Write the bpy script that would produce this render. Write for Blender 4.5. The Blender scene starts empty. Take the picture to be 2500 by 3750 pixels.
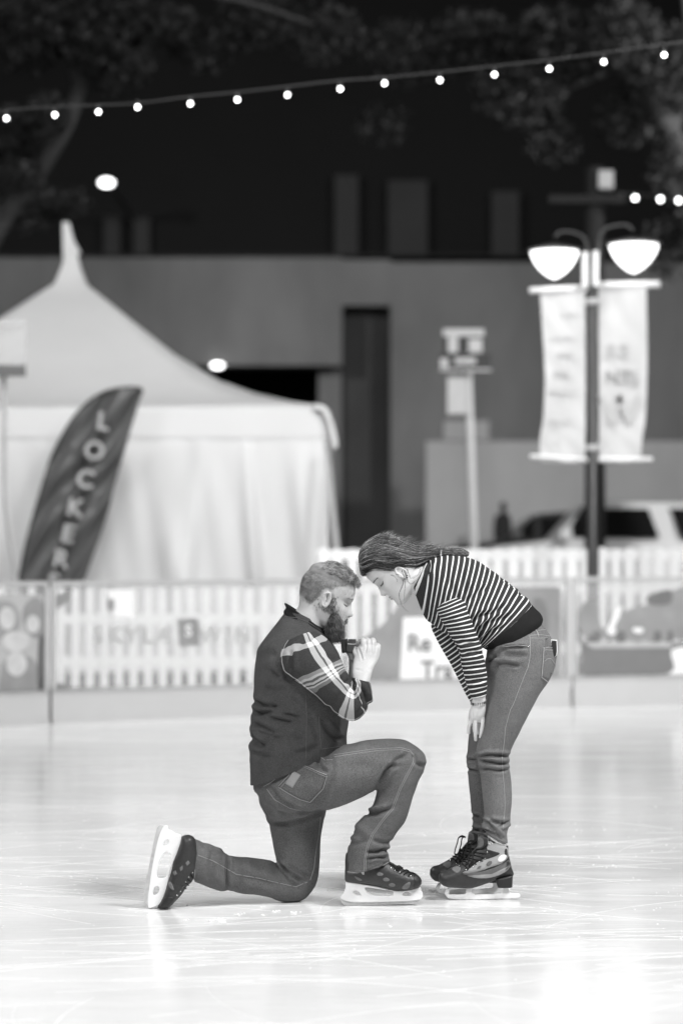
import bpy, bmesh, math, random
import numpy as np
from mathutils import Vector, Matrix
from mathutils.bvhtree import BVHTree
random.seed(7); RNG = np.random.default_rng(7)
C = bpy.context.scene.collection
SC = bpy.context.scene
# ------------------------------------------------------------------ camera
D0 = 8.854; H = 1.35; F = 8854.0; HY = 1960.0; CX = 1250.0      # distances in metres, photo pixels
cam = bpy.data.objects.new('camera', bpy.data.cameras.new('camera')); C.objects.link(cam)
cam.location = (0, -D0, H); cam.rotation_euler = (math.pi/2, 0, 0)
cam.data.lens = 85; cam.data.sensor_width = 24; cam.data.sensor_fit = 'HORIZONTAL'
cam.data.shift_y = (HY-1875)/2500.0
cam.data.clip_end = 400; cam.data.clip_start = 0.3
cam.data.dof.use_dof = True; cam.data.dof.focus_distance = D0; cam.data.dof.aperture_fstop = 1.65
cam.data.dof.aperture_blades = 0
SC.camera = cam
SC.view_settings.view_transform = 'Standard'; SC.view_settings.look = 'None'
SC.view_settings.exposure = 0.0; SC.view_settings.gamma = 1.0
SC.cycles.use_denoising = True
SC.cycles.max_bounces = 7; SC.cycles.transparent_max_bounces = 12
SC.cycles.sample_clamp_indirect = 6
# ------------------------------------------------------------------ night sky
W = bpy.data.worlds.new('World'); SC.world = W; W.use_nodes = True
bg = W.node_tree.nodes['Background']; bg.inputs[0].default_value = (1, 1, 1, 1); bg.inputs[1].default_value = 0.004
# ------------------------------------------------------------------ unseen area lights: key direction read from shading, the rest added fill
def area(name, loc, tgt, power, size, spread=180):
    l = bpy.data.lights.new(name, 'AREA'); l.energy = power; l.shape = 'DISK'; l.size = size; l.spread = math.radians(spread)
    o = bpy.data.objects.new(name, l); C.objects.link(o); o.location = loc
    o.rotation_euler = (Vector(tgt)-Vector(loc)).to_track_quat('-Z', 'Y').to_euler()
area('rink_unseen_light', (6.0, -3.4, 9.4), (0.2, 0.0, 0.6), 1330, 2.2)
area('rink_unseen_light', (-6.5, -6.5, 7.5), (-0.2, 0.5, 0.6), 540, 2.6)  # fill added from the left
area('rink_unseen_light', (0.5, -7.5, 8.0), (0.0, 0.5, 0.2), 450, 3.0)  # frontal fill added to lift the faces
area('rink_unseen_light', (7.5, 5.5, 8.5), (0.0, 4.5, 0.0), 240, 1.6)  # added to brighten the far ice, right side
area('rink_unseen_light', (-7.5, 5.0, 8.5), (0.0, 4.5, 0.0), 420, 1.6)  # added to brighten the far ice, left side
area('tent_fill_light', (-0.5, 6.5, 9.0), (-2.3, 15.0, 2.2), 270, 2.4, 110)  # added light to brighten the tent canvas, no lamp there
area('barrier_fill_light', (4.0, 4.5, 6.0), (2.0, 13.0, 0.8), 95, 2.4, 100)  # added light to brighten barrier and pickets
area('street_fill_light', (9.0, 15.0, 8.0), (2.5, 30.0, 2.0), 620, 1.0, 110)  # added light for cars, signs and building wall
area('street_fill_light', (-9.0, 18.0, 8.0), (-3.0, 33.5, 4.0), 560, 1.0, 110)  # second added light for the building wall
# ------------------------------------------------------------------ helpers
def P(px, py, Y=0.0):
    s = (Y+D0)/F
    return np.array([(px-CX)*s, Y, H-(py-HY)*s])
def Pd(px, py, d): return P(px, py, d-D0)
def topx(v):
    s = (v[..., 1]+D0)/F
    return np.stack([v[..., 0]/s+CX, HY+(H-v[..., 2])/s], -1)

def crom(K, t):
    n = len(K); i = min(int(t), n-2); u = t-i
    p0 = K[max(i-1, 0)]; p1 = K[i]; p2 = K[i+1]; p3 = K[min(i+2, n-1)]
    return 0.5*((2*p1)+(-p0+p2)*u+(2*p0-5*p1+4*p2-p3)*u*u+(-p0+3*p1-3*p2+p3)*u**3)

class MB:
    """collects quads / triangles with per-vertex attributes"""
    def __init__(s): s.v = []; s.f = []; s.a = []; s.b = []; s.n = 0
    def add(s, v, f, a=None, b=None):
        v = np.asarray(v, float).reshape(-1, 3)
        s.v.append(v); s.f += [tuple(int(i)+s.n for i in q) for q in f]
        s.a.append(np.zeros(len(v)) if a is None else np.asarray(a, float))
        s.b.append(np.zeros(len(v)) if b is None else np.asarray(b, float))
        s.n += len(v); return s
    def mesh(s, name, smooth=True, fixn=True):
        me = bpy.data.meshes.new(name)
        v = np.concatenate(s.v)
        me.from_pydata(v.tolist(), [], s.f)
        for nm, arr in (('uu', s.a), ('vv', s.b)):
            at = me.attributes.new(nm, 'FLOAT', 'POINT'); at.data.foreach_set('value', np.concatenate(arr).astype(np.float32))
        me.validate(); me.update()
        if fixn:
            bm = bmesh.new(); bm.from_mesh(me); bmesh.ops.recalc_face_normals(bm, faces=bm.faces); bm.to_mesh(me); bm.free()
        me.polygons.foreach_set('use_smooth', [smooth]*len(me.polygons))
        return me
def link(name, me, mat=None, parent=None):
    o = bpy.data.objects.new(name, me); C.objects.link(o)
    if mat is not None and len(me.materials) == 0: me.materials.append(mat)
    if parent is not None: o.parent = parent; o.matrix_parent_inverse = parent.matrix_world.inverted()
    return o
def build(mb, name, mat, parent=None, smooth=True): return link(name, mb.mesh(name, smooth), mat, parent)
def tag(o, label=None, cat=None, group=None, kind=None):
    for k, v in (('label', label), ('category', cat), ('group', group), ('kind', kind)):
        if v: o[k] = v
    return o
def empty(name, loc, label, cat, group=None):
    o = bpy.data.objects.new(name, None); C.objects.link(o); o.location = loc; o.empty_display_size = 0.1
    bpy.context.view_layer.update()
    return tag(o, label, cat, group)

def loft(mb, secs, n=40, m=6, pw=2.0, lin=False, caps=True, arc='mid', u0=0.0):
    """secs: (x1,y1,x2,y2,Y,ry[,pw]) -- first edge point A, second edge point B, in photo pixels at depth Y"""
    K = np.array([list(s)+([pw] if len(s) == 6 else []) for s in secs], float)
    T = np.linspace(0, len(K)-1, (len(K)-1)*m+1)
    R = np.array([(K[min(int(t), len(K)-2)]*(1-(t-min(int(t), len(K)-2)))+K[min(int(t), len(K)-2)+1]*(t-min(int(t), len(K)-2))) if lin else crom(K, t) for t in T])
    th = np.arange(n)*2*math.pi/n
    V = []; A = []; Bv = []; acc = u0; prev = None
    for r in R:
        a = P(r[0], r[1], r[4]); b = P(r[2], r[3], r[4]); c = (a+b)/2; h = (b-a)/2
        e = 2.0/r[6]
        cs = np.sign(np.cos(th))*np.abs(np.cos(th))**e; sn = np.sign(np.sin(th))*np.abs(np.sin(th))**e
        V.append(c+np.outer(cs, h)+np.outer(sn, [0, max(r[5], 1e-4), 0]))
        k = {'mid': c, 'A': a, 'B': b, 'M2': 0.5*c+0.5*b}[arc]
        if prev is not None: acc += np.linalg.norm(k-prev)
        prev = k; A += [acc]*n; Bv += list((np.cos(th)+1)/2)
    nr = len(V); V = np.concatenate(V)
    f = [(i*n+j, i*n+(j+1) % n, (i+1)*n+(j+1) % n, (i+1)*n+j) for i in range(nr-1) for j in range(n)]
    if caps:
        V = np.concatenate([V, [V[:n].mean(0)], [V[(nr-1)*n:nr*n].mean(0)]])
        A += [A[0], A[-1]]; Bv += [.5, .5]; c0 = nr*n
        f += [(c0, (j+1) % n, j) for j in range(n)]+[(c0+1, (nr-1)*n+j, (nr-1)*n+(j+1) % n) for j in range(n)]
    mb.add(V, f, A, Bv)
    return R
def loft_pt(R, t, th, off=0.0):
    """point on an interpolated loft R (rows), row t in 0..1, angle th, pushed out by off metres"""
    x = t*(len(R)-1); i = min(int(x), len(R)-2); r = R[i]*(1-(x-i))+R[i+1]*(x-i)
    a = P(r[0], r[1], r[4]); b = P(r[2], r[3], r[4]); c = (a+b)/2; h = (b-a)/2; L = np.linalg.norm(h)+1e-6
    return c+h*math.cos(th)*(1+off/L)+np.array([0, (r[5]+off)*math.sin(th), 0])

def tube(mb, pts, rad, n=8, sub=4, caps=True, flat=1.0):
    """pts: list of 3D points, rad: number or list"""
    K = np.array(pts, float); rad = np.full(len(K), rad) if np.isscalar(rad) else np.array(rad, float)
    K4 = np.column_stack([K, rad])
    if len(K) > 2 and sub > 1: K4 = np.array([crom(K4, t) for t in np.linspace(0, len(K)-1, (len(K)-1)*sub+1)])
    X = K4[:, :3]; r = np.maximum(K4[:, 3], 1e-5); d = np.gradient(X, axis=0)
    d /= (np.linalg.norm(d, axis=1)[:, None]+1e-12)
    ref = np.array([0, 1, 0.]) if abs(d[:, 1]).max() < 0.9 else np.array([0.3, 0.2, 1.])
    u = np.cross(d, ref); u /= (np.linalg.norm(u, axis=1)[:, None]+1e-12); w = np.cross(d, u)
    th = np.arange(n)*2*math.pi/n
    V = X[:, None, :]+r[:, None, None]*(np.cos(th)[None, :, None]*u[:, None, :]+flat*np.sin(th)[None, :, None]*w[:, None, :])
    nr = len(X); V = V.reshape(-1, 3)
    f = [(i*n+j, i*n+(j+1) % n, (i+1)*n+(j+1) % n, (i+1)*n+j) for i in range(nr-1) for j in range(n)]
    if caps: f += [tuple(range(n-1, -1, -1)), tuple((nr-1)*n+j for j in range(n))]
    mb.add(V, f, np.repeat(np.linspace(0, 1, nr), n), np.tile(th, nr)); return mb
def box(mb, lo, hi, M=None):
    x0, y0, z0 = lo; x1, y1, z1 = hi
    v = np.array([(x0,y0,z0),(x1,y0,z0),(x1,y1,z0),(x0,y1,z0),(x0,y0,z1),(x1,y0,z1),(x1,y1,z1),(x0,y1,z1)], float)
    if M is not None: v = np.array([tuple(M @ Vector(p)) for p in v])
    return mb.add(v, [(0,3,2,1),(4,5,6,7),(0,1,5,4),(1,2,6,5),(2,3,7,6),(3,0,4,7)])
def pbox(mb, x0, y0, x1, y1, d, dep, d_off=0.0):
    a = Pd(x0, y1, d); b = Pd(x1, y0, d); return box(mb, (a[0], a[1]+d_off, a[2]), (b[0], a[1]+d_off+dep, b[2]))
def ball(mb, c, r, n=12, m=8):
    V = []; f = []
    for i in range(m+1):
        a = math.pi*i/m
        for j in range(n):
            b = 2*math.pi*j/n; V.append((c[0]+r[0]*math.sin(a)*math.cos(b), c[1]+r[1]*math.sin(a)*math.sin(b), c[2]+r[2]*math.cos(a)))
    f = [(i*n+j, i*n+(j+1) % n, (i+1)*n+(j+1) % n, (i+1)*n+j) for i in range(m) for j in range(n)]
    return mb.add(V, f)
def lathe(mb, c, prof, n=24):
    """prof: (radius, z) pairs around the vertical through c"""
    V = [(c[0]+r*math.cos(2*math.pi*j/n), c[1]+r*math.sin(2*math.pi*j/n), c[2]+z) for r, z in prof for j in range(n)]
    f = [(i*n+j, i*n+(j+1) % n, (i+1)*n+(j+1) % n, (i+1)*n+j) for i in range(len(prof)-1) for j in range(n)]
    return mb.add(V, f)
def plate(name, outer, holes, Y, thick, mat, parent, bevel=0.0015):
    """flat plate with holes standing in the X-Z plane at depth Y (thickness along Y)"""
    cu = bpy.data.curves.new(name, 'CURVE'); cu.dimensions = '2D'; cu.fill_mode = 'BOTH'
    cu.extrude = thick/2-bevel; cu.bevel_depth = bevel; cu.bevel_resolution = 1; cu.offset = -bevel
    for pl in [outer]+holes:
        sp = cu.splines.new('POLY'); sp.points.add(len(pl)-1); sp.use_cyclic_u = True
        for q, p in zip(sp.points, pl):
            w = P(p[0], p[1], Y); q.co = (w[0], w[2], 0, 1)
    o = bpy.data.objects.new('tmp', cu); C.objects.link(o)
    bpy.context.view_layer.update()
    me = bpy.data.meshes.new_from_object(o.evaluated_get(bpy.context.evaluated_depsgraph_get()))
    bpy.data.objects.remove(o); bpy.data.curves.remove(cu)
    me.name = name; co = np.empty(len(me.vertices)*3); me.vertices.foreach_get('co', co); co = co.reshape(-1, 3)
    co = np.stack([co[:, 0], Y-co[:, 2], co[:, 1]], -1); me.vertices.foreach_set('co', co.ravel()); me.update()
    me.materials.clear()
    return link(name, me, mat, parent)
def smoothpoly(pts, k=4):
    n = len(pts); K = np.array(pts, float); out = []
    for i in range(n):
        p0, p1, p2, p3 = K[i-1], K[i], K[(i+1) % n], K[(i+2) % n]
        for j in range(k):
            u = j/k; out.append(0.5*((2*p1)+(-p0+p2)*u+(2*p0-5*p1+4*p2-p3)*u*u+(-p0+3*p1-3*p2+p3)*u**3))
    return out
def textmesh(name, txt, size, loc, rot, mat, parent, thick=0.004, align='CENTER', M=None):
    cu = bpy.data.curves.new(name, 'FONT'); cu.body = txt; cu.size = size; cu.extrude = thick/2; cu.align_x = align; cu.align_y = 'CENTER'; cu.offset = size*0.02
    o = bpy.data.objects.new('tmp', cu); C.objects.link(o); bpy.context.view_layer.update()
    me = bpy.data.meshes.new_from_object(o.evaluated_get(bpy.context.evaluated_depsgraph_get()))
    bpy.data.objects.remove(o); bpy.data.curves.remove(cu); me.materials.clear()
    me.transform(M if M is not None else Matrix.Translation(Vector(loc)) @ Matrix.Rotation(rot, 4, 'Y') @ Matrix.Rotation(math.pi/2, 4, 'X'))
    return link(name, me, mat, parent)
def remesh(mb, voxel, smooth=3, fac=0.5):
    me = mb.mesh('t'); o = bpy.data.objects.new('tmp', me); C.objects.link(o)
    md = o.modifiers.new('r', 'REMESH'); md.mode = 'VOXEL'; md.voxel_size = voxel; md.adaptivity = 0
    if smooth: s2 = o.modifiers.new('s', 'SMOOTH'); s2.iterations = smooth; s2.factor = fac
    bpy.context.view_layer.update()
    m2 = bpy.data.meshes.new_from_object(o.evaluated_get(bpy.context.evaluated_depsgraph_get()))
    bpy.data.objects.remove(o); bpy.data.meshes.remove(me)
    m2.materials.clear()
    m2.polygons.foreach_set('use_smooth', [True]*len(m2.polygons))
    return m2
def getco(me):
    a = np.empty(len(me.vertices)*3); me.vertices.foreach_get('co', a); return a.reshape(-1, 3)
def getno(me):
    a = np.empty(len(me.vertices)*3); me.vertex_normals.foreach_get('vector', a); return a.reshape(-1, 3)
def setco(me, co): me.vertices.foreach_set('co', co.ravel()); me.update()
def polydist(p, poly):
    poly = np.array(poly, float); best = np.full(len(p), 1e9); sg = np.zeros(len(p)); tt = np.zeros(len(p))
    L = np.linalg.norm(np.diff(poly, axis=0), axis=1); cum = np.concatenate([[0], np.cumsum(L)])
    for i in range(len(poly)-1):
        a = poly[i]; d = poly[i+1]-a; u = np.clip(((p-a) @ d)/(d @ d), 0, 1); q = a+u[:, None]*d
        dd = np.linalg.norm(p-q, axis=1); m = dd < best
        best[m] = dd[m]; sg[m] = np.sign(d[0]*(p[m, 1]-a[1])-d[1]*(p[m, 0]-a[0])); tt[m] = (cum[i]+u[m]*L[i])/cum[-1]
    return best, sg, tt
def crease(me, folds, kk=1.5):
    """press soft folds into the camera-side cloth along pixel polylines: (poly, width, depth)"""
    co = getco(me); no = getno(me); px = topx(co); fr = no[:, 1] < 0.25
    disp = np.zeros(len(co))
    for poly, w, dep in folds:
        P_ = np.array(poly, float); lo = P_.min(0)-4*w; hi = P_.max(0)+4*w
        m = fr & (px[:, 0] > lo[0]) & (px[:, 0] < hi[0]) & (px[:, 1] > lo[1]) & (px[:, 1] < hi[1])
        if not m.any(): continue
        d, sg, t = polydist(px[m], poly); env = np.clip(np.minimum(t, 1-t)*6+0.15, 0, 1)
        disp[m] += env*dep*kk*(-np.exp(-(d/w)**2)+0.65*np.exp(-((d-1.9*w)/(1.2*w))**2)*np.where(sg < 0, 1.0, 0.35))
    setco(me, co+no*(disp*0.001)[:, None])
def noise3(p, seed, octv=3):
    """cheap smooth pseudo-noise from rotated sines"""
    r = np.random.default_rng(seed); out = np.zeros(len(p)); amp = 1
    for o in range(octv):
        for k in range(4):
            d = r.normal(size=3); d /= np.linalg.norm(d); out += amp*np.sin((p @ d)*2*math.pi*(2**o)*r.uniform(.7, 1.3)+r.uniform(0, 6.28))/4
        amp *= .5
    return out
def rough(me, amp, scale, seed=1, octv=3):
    co = getco(me); no = getno(me); setco(me, co+no*(noise3(co/scale, seed, octv)*amp)[:, None])
def bvh(me): return BVHTree.FromPolygons([tuple(v) for v in getco(me)], [tuple(p.vertices) for p in me.polygons])
CAMV = Vector((0, -D0, H))
def cast(tree, px, py, off=0.0015):
    d = (Vector(P(px, py, 0))-CAMV).normalized(); h = tree.ray_cast(CAMV, d)
    if h[0] is None: return None
    n = h[1] if h[1].dot(d) < 0 else -h[1]
    return np.array(h[0]+n*off), np.array(n)
def dense(poly, step=5.0):
    out = []
    for a, b in zip(poly[:-1], poly[1:]):
        L = math.dist(a, b); k = max(1, int(L/step))
        out += [(a[0]+(b[0]-a[0])*i/k, a[1]+(b[1]-a[1])*i/k) for i in range(k)]
    return out+[poly[-1]]
def seam(mb, tree, poly, r=0.0012, off=0.001, dash=None):
    """thread laid on a cloth surface along a pixel polyline"""
    seg = []; k = 0
    for p in dense(poly, 5):
        h = cast(tree, p[0], p[1], off); k += 1
        bad = h is None or (seg and np.linalg.norm(h[0]-seg[-1]) > 0.03) or (dash and (k % dash) == 0)
        if bad:
            if len(seg) > 1: tube(mb, seg, r, 5, 1)
            seg = []
        if h is not None: seg.append(h[0])
    if len(seg) > 1: tube(mb, seg, r, 5, 1)
def patch(mb, tree, poly, off=0.002, step=6):
    """cloth patch lying on the surface inside a pixel polygon, with a turned-down edge"""
    poly = np.array(poly, float); lo = poly.min(0); hi = poly.max(0)
    c = poly.mean(0); ring = np.array(dense([tuple(p) for p in poly]+[tuple(poly[0])], step)[:-1]); rows = []
    for s, o in ((1.0, -0.003), (0.995, off), (0.75, off), (0.5, off), (0.25, off), (0.02, off)):
        rows.append([cast(tree, *(c+(q-c)*s), o) for q in ring])
    if any(h is None for r in rows for h in r):
        for r in rows:
            last = next((h for h in r if h is not None), None)
            for i, h in enumerate(r):
                if h is None: r[i] = last
                else: last = h
        if any(h is None for r in rows for h in r): return
    n = len(ring); V = [h[0] for r in rows for h in r]
    f = [(i*n+j, i*n+(j+1) % n, (i+1)*n+(j+1) % n, (i+1)*n+j) for i in range(len(rows)-1) for j in range(n)]
    mb.add(V, f)
def strands(mb, items, r=0.0006, taper=True):
    """items: list of point lists -> thin three-sided hairs"""
    for pts in items:
        X = np.array(pts, float); n = len(X)
        d = np.gradient(X, axis=0); d /= (np.linalg.norm(d, axis=1)[:, None]+1e-9)
        u = np.cross(d, [0.21, 0.9, 0.37]); u /= (np.linalg.norm(u, axis=1)[:, None]+1e-9); w = np.cross(d, u)
        rr = r*np.linspace(1, 0.25, n)[:, None] if taper else np.full((n, 1), r)
        V = np.stack([X+rr*u, X+rr*(-.5*u+.87*w), X+rr*(-.5*u-.87*w)], 1).reshape(-1, 3)
        f = [(i*3+j, i*3+(j+1) % 3, (i+1)*3+(j+1) % 3, (i+1)*3+j) for i in range(n-1) for j in range(3)]
        q = X[0]; cl = math.sin(q[0]*190+q[2]*90+2*math.sin(q[2]*130))+math.sin(q[0]*80-q[2]*210+1.3+q[1]*120)
        mb.add(V, f, np.repeat(np.linspace(0, 1, n), 3), np.full(n*3, min(1, max(0, .46+.13*cl+random.gauss(0, .24)))))
# ------------------------------------------------------------------ materials (the photograph is black and white)
class NT:
    def __init__(s, name):
        s.m = bpy.data.materials.new(name); s.m.use_nodes = True; s.t = s.m.node_tree; s.b = s.t.nodes['Principled BSDF']; s.L = s.t.links
    def n(s, typ, **kw):
        x = s.t.nodes.new(typ)
        for k, v in kw.items():
            if k.startswith('_'): setattr(x, k[1:], v)
        return x
    def math(s, op, a, b=None, clamp=False):
        x = s.t.nodes.new('ShaderNodeMath'); x.operation = op; x.use_clamp = clamp
        for i, v in enumerate((a, b)):
            if v is None: continue
            if isinstance(v, (int, float)): x.inputs[i].default_value = v
            else: s.L.new(v, x.inputs[i])
        return x.outputs[0]
    def coord(s, scale=(1, 1, 1)):
        tc = s.t.nodes.new('ShaderNodeTexCoord'); mp = s.t.nodes.new('ShaderNodeMapping'); mp.inputs['Scale'].default_value = scale
        s.L.new(tc.outputs['Object'], mp.inputs[0]); return mp.outputs[0]
    def noise(s, scale, detail=3, vec=None, rough=.5):
        x = s.t.nodes.new('ShaderNodeTexNoise'); x.inputs['Scale'].default_value = scale; x.inputs['Detail'].default_value = detail; x.inputs['Roughness'].default_value = rough
        s.L.new(vec if vec is not None else s.coord(), x.inputs['Vector']); return x.outputs['Fac']
    def ramp(s, fac, stops, interp='LINEAR'):
        x = s.t.nodes.new('ShaderNodeValToRGB'); x.color_ramp.interpolation = interp; e = x.color_ramp.elements
        while len(e) < len(stops): e.new(0.5)
        for q, (p, v) in zip(e, stops): q.position = p
        for q, (p, v) in zip(e, stops): q.position = p; q.color = (v, v, v, 1)
        s.L.new(fac, x.inputs[0]); return x.outputs['Color']
    def attr(s, nm):
        x = s.t.nodes.new('ShaderNodeAttribute'); x.attribute_name = nm; return x.outputs['Fac']
    def bump(s, h, strength=.3, dist=.01):
        x = s.t.nodes.new('ShaderNodeBump'); x.inputs['Strength'].default_value = strength; x.inputs['Distance'].default_value = dist
        s.L.new(h, x.inputs['Height']); s.L.new(x.outputs[0], s.b.inputs['Normal'])
    def col(s, o): s.L.new(o, s.b.inputs['Base Color'])
def mat(name, v, rough=.7, var=0.25, nscale=30, spec=.3, bump=0.0, metal=0, fine=0, bscale=None, cs=None):
    t = NT(name); t.b.inputs['Roughness'].default_value = rough; t.b.inputs['Specular IOR Level'].default_value = spec; t.b.inputs['Metallic'].default_value = metal
    f = t.noise(nscale, 5, t.coord(cs) if cs else None, .6 if cs else .5)
    c = t.math('ADD', t.math('MULTIPLY', t.math('SUBTRACT', f, .5), 2*var*v), v)
    if fine:
        g = t.noise(330, 1); c = t.math('ADD', c, t.math('MULTIPLY', t.math('SUBTRACT', g, .5), 2*fine*v))
    cc = t.n('ShaderNodeCombineColor')
    for i in range(3): t.L.new(c, cc.inputs[i])
    t.col(cc.outputs[0])
    if bump: t.bump(t.noise(bscale or nscale*3, 4), bump)
    return t.m
def emis(name, strength, v=1.0):
    t = NT(name); t.b.inputs['Base Color'].default_value = (.8, .8, .8, 1)
    t.b.inputs['Emission Color'].default_value = (v, v, v, 1); t.b.inputs['Emission Strength'].default_value = strength; return t.m
M = {}
M['skin'] = mat('skin', .50, .5, .10, 25, .35, .15, fine=.10, bscale=250)
M['skinw'] = mat('skin_fair', .70, .5, .06, 25, .35, .05, fine=.05, bscale=250)
M['lip'] = mat('lip', .30, .45, .1, 60)
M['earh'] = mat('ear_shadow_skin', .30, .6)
M['dark'] = mat('dark_detail', .03, .6, .1, 60)
M['eye'] = mat('eye', .5, .2, .1, 60)
M['vest'] = mat('vest_cloth', .062, .9, .25, 22, .15, .35, fine=.7, bscale=300)
M['collar'] = mat('collar_knit', .018, .9, .2, 60, .1, .5, fine=.3, bscale=400)
M['piping'] = mat('piping', .10, .8)
M['denim'] = mat('denim_dark', .120, .85, .42, 9, .2, .35, fine=.8, bscale=350)
M['denimw'] = mat('denim_mid', .155, .85, .34, 8, .2, .30, fine=.75, bscale=350)
M['thread'] = mat('thread', .30, .8, .3, 200)
M['threadw'] = mat('thread_pale', .38, .8, .3, 200)
M['label'] = mat('leather_patch', .26, .6, .15, 60)
M['boot'] = mat('boot_black', .035, .45, .3, 30, .4, .2, fine=.2)
M['bootpatch'] = mat('boot_grey_patch', .16, .5, .2, 60)
M['bootgrey'] = mat('boot_light_grey', .36, .45, .10, 30, .4)
M['bootmid'] = mat('boot_mid_grey', .13, .45, .2, 40, .4)
M['white'] = mat('white_plastic', .86, .35, .04, 20, .5)
M['steel'] = mat('blade_steel', .62, .32, .25, 60, .5, .1, metal=.2)
M['steelw'] = mat('frosted_blade', .88, .5, .10, 90, .5, .1)
M['chrome'] = mat('chrome', .85, .18, .1, 60, .5, metal=1)
M['lace'] = mat('lace', .012, .8, .2, 60)
M['black'] = mat('black_leather', .022, .5, .2, 60, .4)
M['trim'] = mat('box_trim', .6, .4)
M['boxg'] = mat('box_leather', .06, .5, .2, 60, .4)
M['grey'] = mat('grey_cloth', .10, .8)
M['icew'] = mat('snow', .82, .9, .05, 60)
def hairmat(name, lo, hi, mid):
    t = NT(name); t.b.inputs['Roughness'].default_value = .38; t.b.inputs['Specular IOR Level'].default_value = .5
    t.col(t.ramp(t.attr('vv'), [(0, lo), (.55, mid), (1, hi)])); return t.m
M['hairm'] = hairmat('short_hair', .12, .65, .30)
M['hairmt'] = hairmat('top_hair', .05, .6, .18)
M['beard'] = hairmat('beard_hair', .02, .36, .09)
M['hairw'] = hairmat('long_hair', .02, .55, .10)
M['scalp'] = mat('scalp_hair_cap', .24, .8, .3, 60)
M['scalpw'] = mat('hair_base', .035, .5, .3, 60)
M['beardb'] = mat('beard_base', .035, .9, .4, 150, .1, .8, bscale=350)
# striped jersey
def stripes(name, pitch, wfrac, dark, light):
    t = NT(name); t.b.inputs['Roughness'].default_value = .9; t.b.inputs['Specular IOR Level'].default_value = .1
    u = t.math('DIVIDE', t.attr('uu'), pitch); fr = t.math('FRACT', u)
    s = t.math('LESS_THAN', fr, wfrac)
    g = t.math('MULTIPLY', t.math('SUBTRACT', t.noise(330, 1), .5), .05)
    c = t.math('ADD', t.math('ADD', t.math('MULTIPLY', s, light-dark), dark), g, True)
    cc = t.n('ShaderNodeCombineColor')
    for i in range(3): t.L.new(c, cc.inputs[i])
    t.col(cc.outputs[0]); t.bump(t.noise(300, 3), .2); return t.m
M['jersey'] = stripes('striped_jersey', .0172, .27, .038, .80)
M['jerseyt'] = stripes('striped_jersey_body', .0195, .245, .038, .80)
M['jersey_in'] = stripes('striped_jersey_inside', .0172, .22, .012, .5)
M['hem'] = mat('jersey_hem', .018, .9, .2, 40, .1, .3, fine=.2, bscale=300)
def plaid():
    t = NT('plaid_flannel'); t.b.inputs['Roughness'].default_value = .9; t.b.inputs['Specular IOR Level'].default_value = .1
    wob = t.math('MULTIPLY', t.math('SUBTRACT', t.noise(14, 2), .5), .035)
    u = t.math('ADD', t.attr('uu'), wob); v = t.math('ADD', t.attr('vv'), wob)
    cu = t.ramp(u, [(0, .0), (.045, .28), (.085, .0), (.205, .16), (.225, .32), (.236, .05), (.248, .30), (.258, .03), (.268, .32), (.276, .10), (.295, .0), (.440, .33), (.490, .06), (.508, .33), (.575, 0), (.665, .35), (.672, 0)], 'CONSTANT')
    cv = t.ramp(v, [(0, 0), (.03, .3), (.05, 0), (.60, .36), (.70, .06), (.735, .40), (.82, .0)], 'CONSTANT')
    s = t.math('ADD', t.math('ADD', cu, cv), .042, True)
    s = t.math('ADD', s, t.math('MULTIPLY', t.math('SUBTRACT', t.noise(330, 1), .5), .06), True)
    cc = t.n('ShaderNodeCombineColor')
    for i in range(3): t.L.new(s, cc.inputs[i])
    t.col(cc.outputs[0]); t.bump(t.noise(300, 3), .2); return t.m
M['plaid'] = plaid()
# ================================================================== THE SETTING
def icemat():
    t = NT('rink_ice'); L = t.L
    big = t.noise(1.0, 4, t.coord((.28, 2.2, 1))); fin = t.noise(1.0, 5, t.coord((9, 60, 1)), .6); sm = t.noise(45, 4)
    v = t.math('ADD', t.math('MULTIPLY', t.math('SUBTRACT', big, .5), .26), t.math('MULTIPLY', t.math('SUBTRACT', fin, .5), .16))  # stretched ice tone; part stands for bright reflection streaks painted into the colour
    v = t.math('ADD', t.math('ADD', v, t.math('MULTIPLY', t.math('SUBTRACT', sm, .5), .06)), .70, True)
    cc = t.n('ShaderNodeCombineColor')
    for i in range(3): L.new(v, cc.inputs[i])
    t.col(cc.outputs[0])
    r = t.math('ADD', t.math('MULTIPLY', t.noise(1.0, 4, t.coord((1.0, 7, 1))), .46), -.10)
    L.new(t.math('MAXIMUM', r, .05), t.b.inputs['Roughness'])
    t.b.inputs['IOR'].default_value = 1.31; t.b.inputs['Specular IOR Level'].default_value = .5
    t.bump(t.math('ADD', t.math('MULTIPLY', t.noise(1.0, 5, t.coord((5, 24, 1)), .65), 1.0), t.math('MULTIPLY', sm, .3)), .05, .02)
    return t.m
M['ice'] = icemat()
M['pave'] = mat('asphalt', .035, .8, .3, 2, .3, .2)
M['concrete'] = mat('concrete', .125, .85, .6, .8, .2, .1, cs=(1, 1, .35))
M['concrete2'] = mat('pale_concrete', .25, .85, .35, .9, .2, .1, cs=(1, 1, .4))
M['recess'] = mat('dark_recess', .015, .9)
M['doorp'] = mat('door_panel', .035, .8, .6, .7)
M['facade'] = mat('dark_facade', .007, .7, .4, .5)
M['pilaster'] = mat('pilaster', .07, .8, .2, .6)
M['canvas'] = mat('tent_canvas', .66, .45, .05, 2, .4)
M['alu'] = mat('aluminium', .42, .4, .1, 20, .5)
M['flag'] = mat('flag_satin', .085, .34, .15, 5, .6)
M['bannerw'] = mat('banner_white', .78, .7, .04, 6)
M['streetcloth'] = mat('street_banner_cloth', .50, .7, .08, 6)
M['rail'] = mat('rail_grey', .42, .5, .1, 10)
M['kick'] = mat('kick_board', .50, .45, .05, 6, .4)
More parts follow.
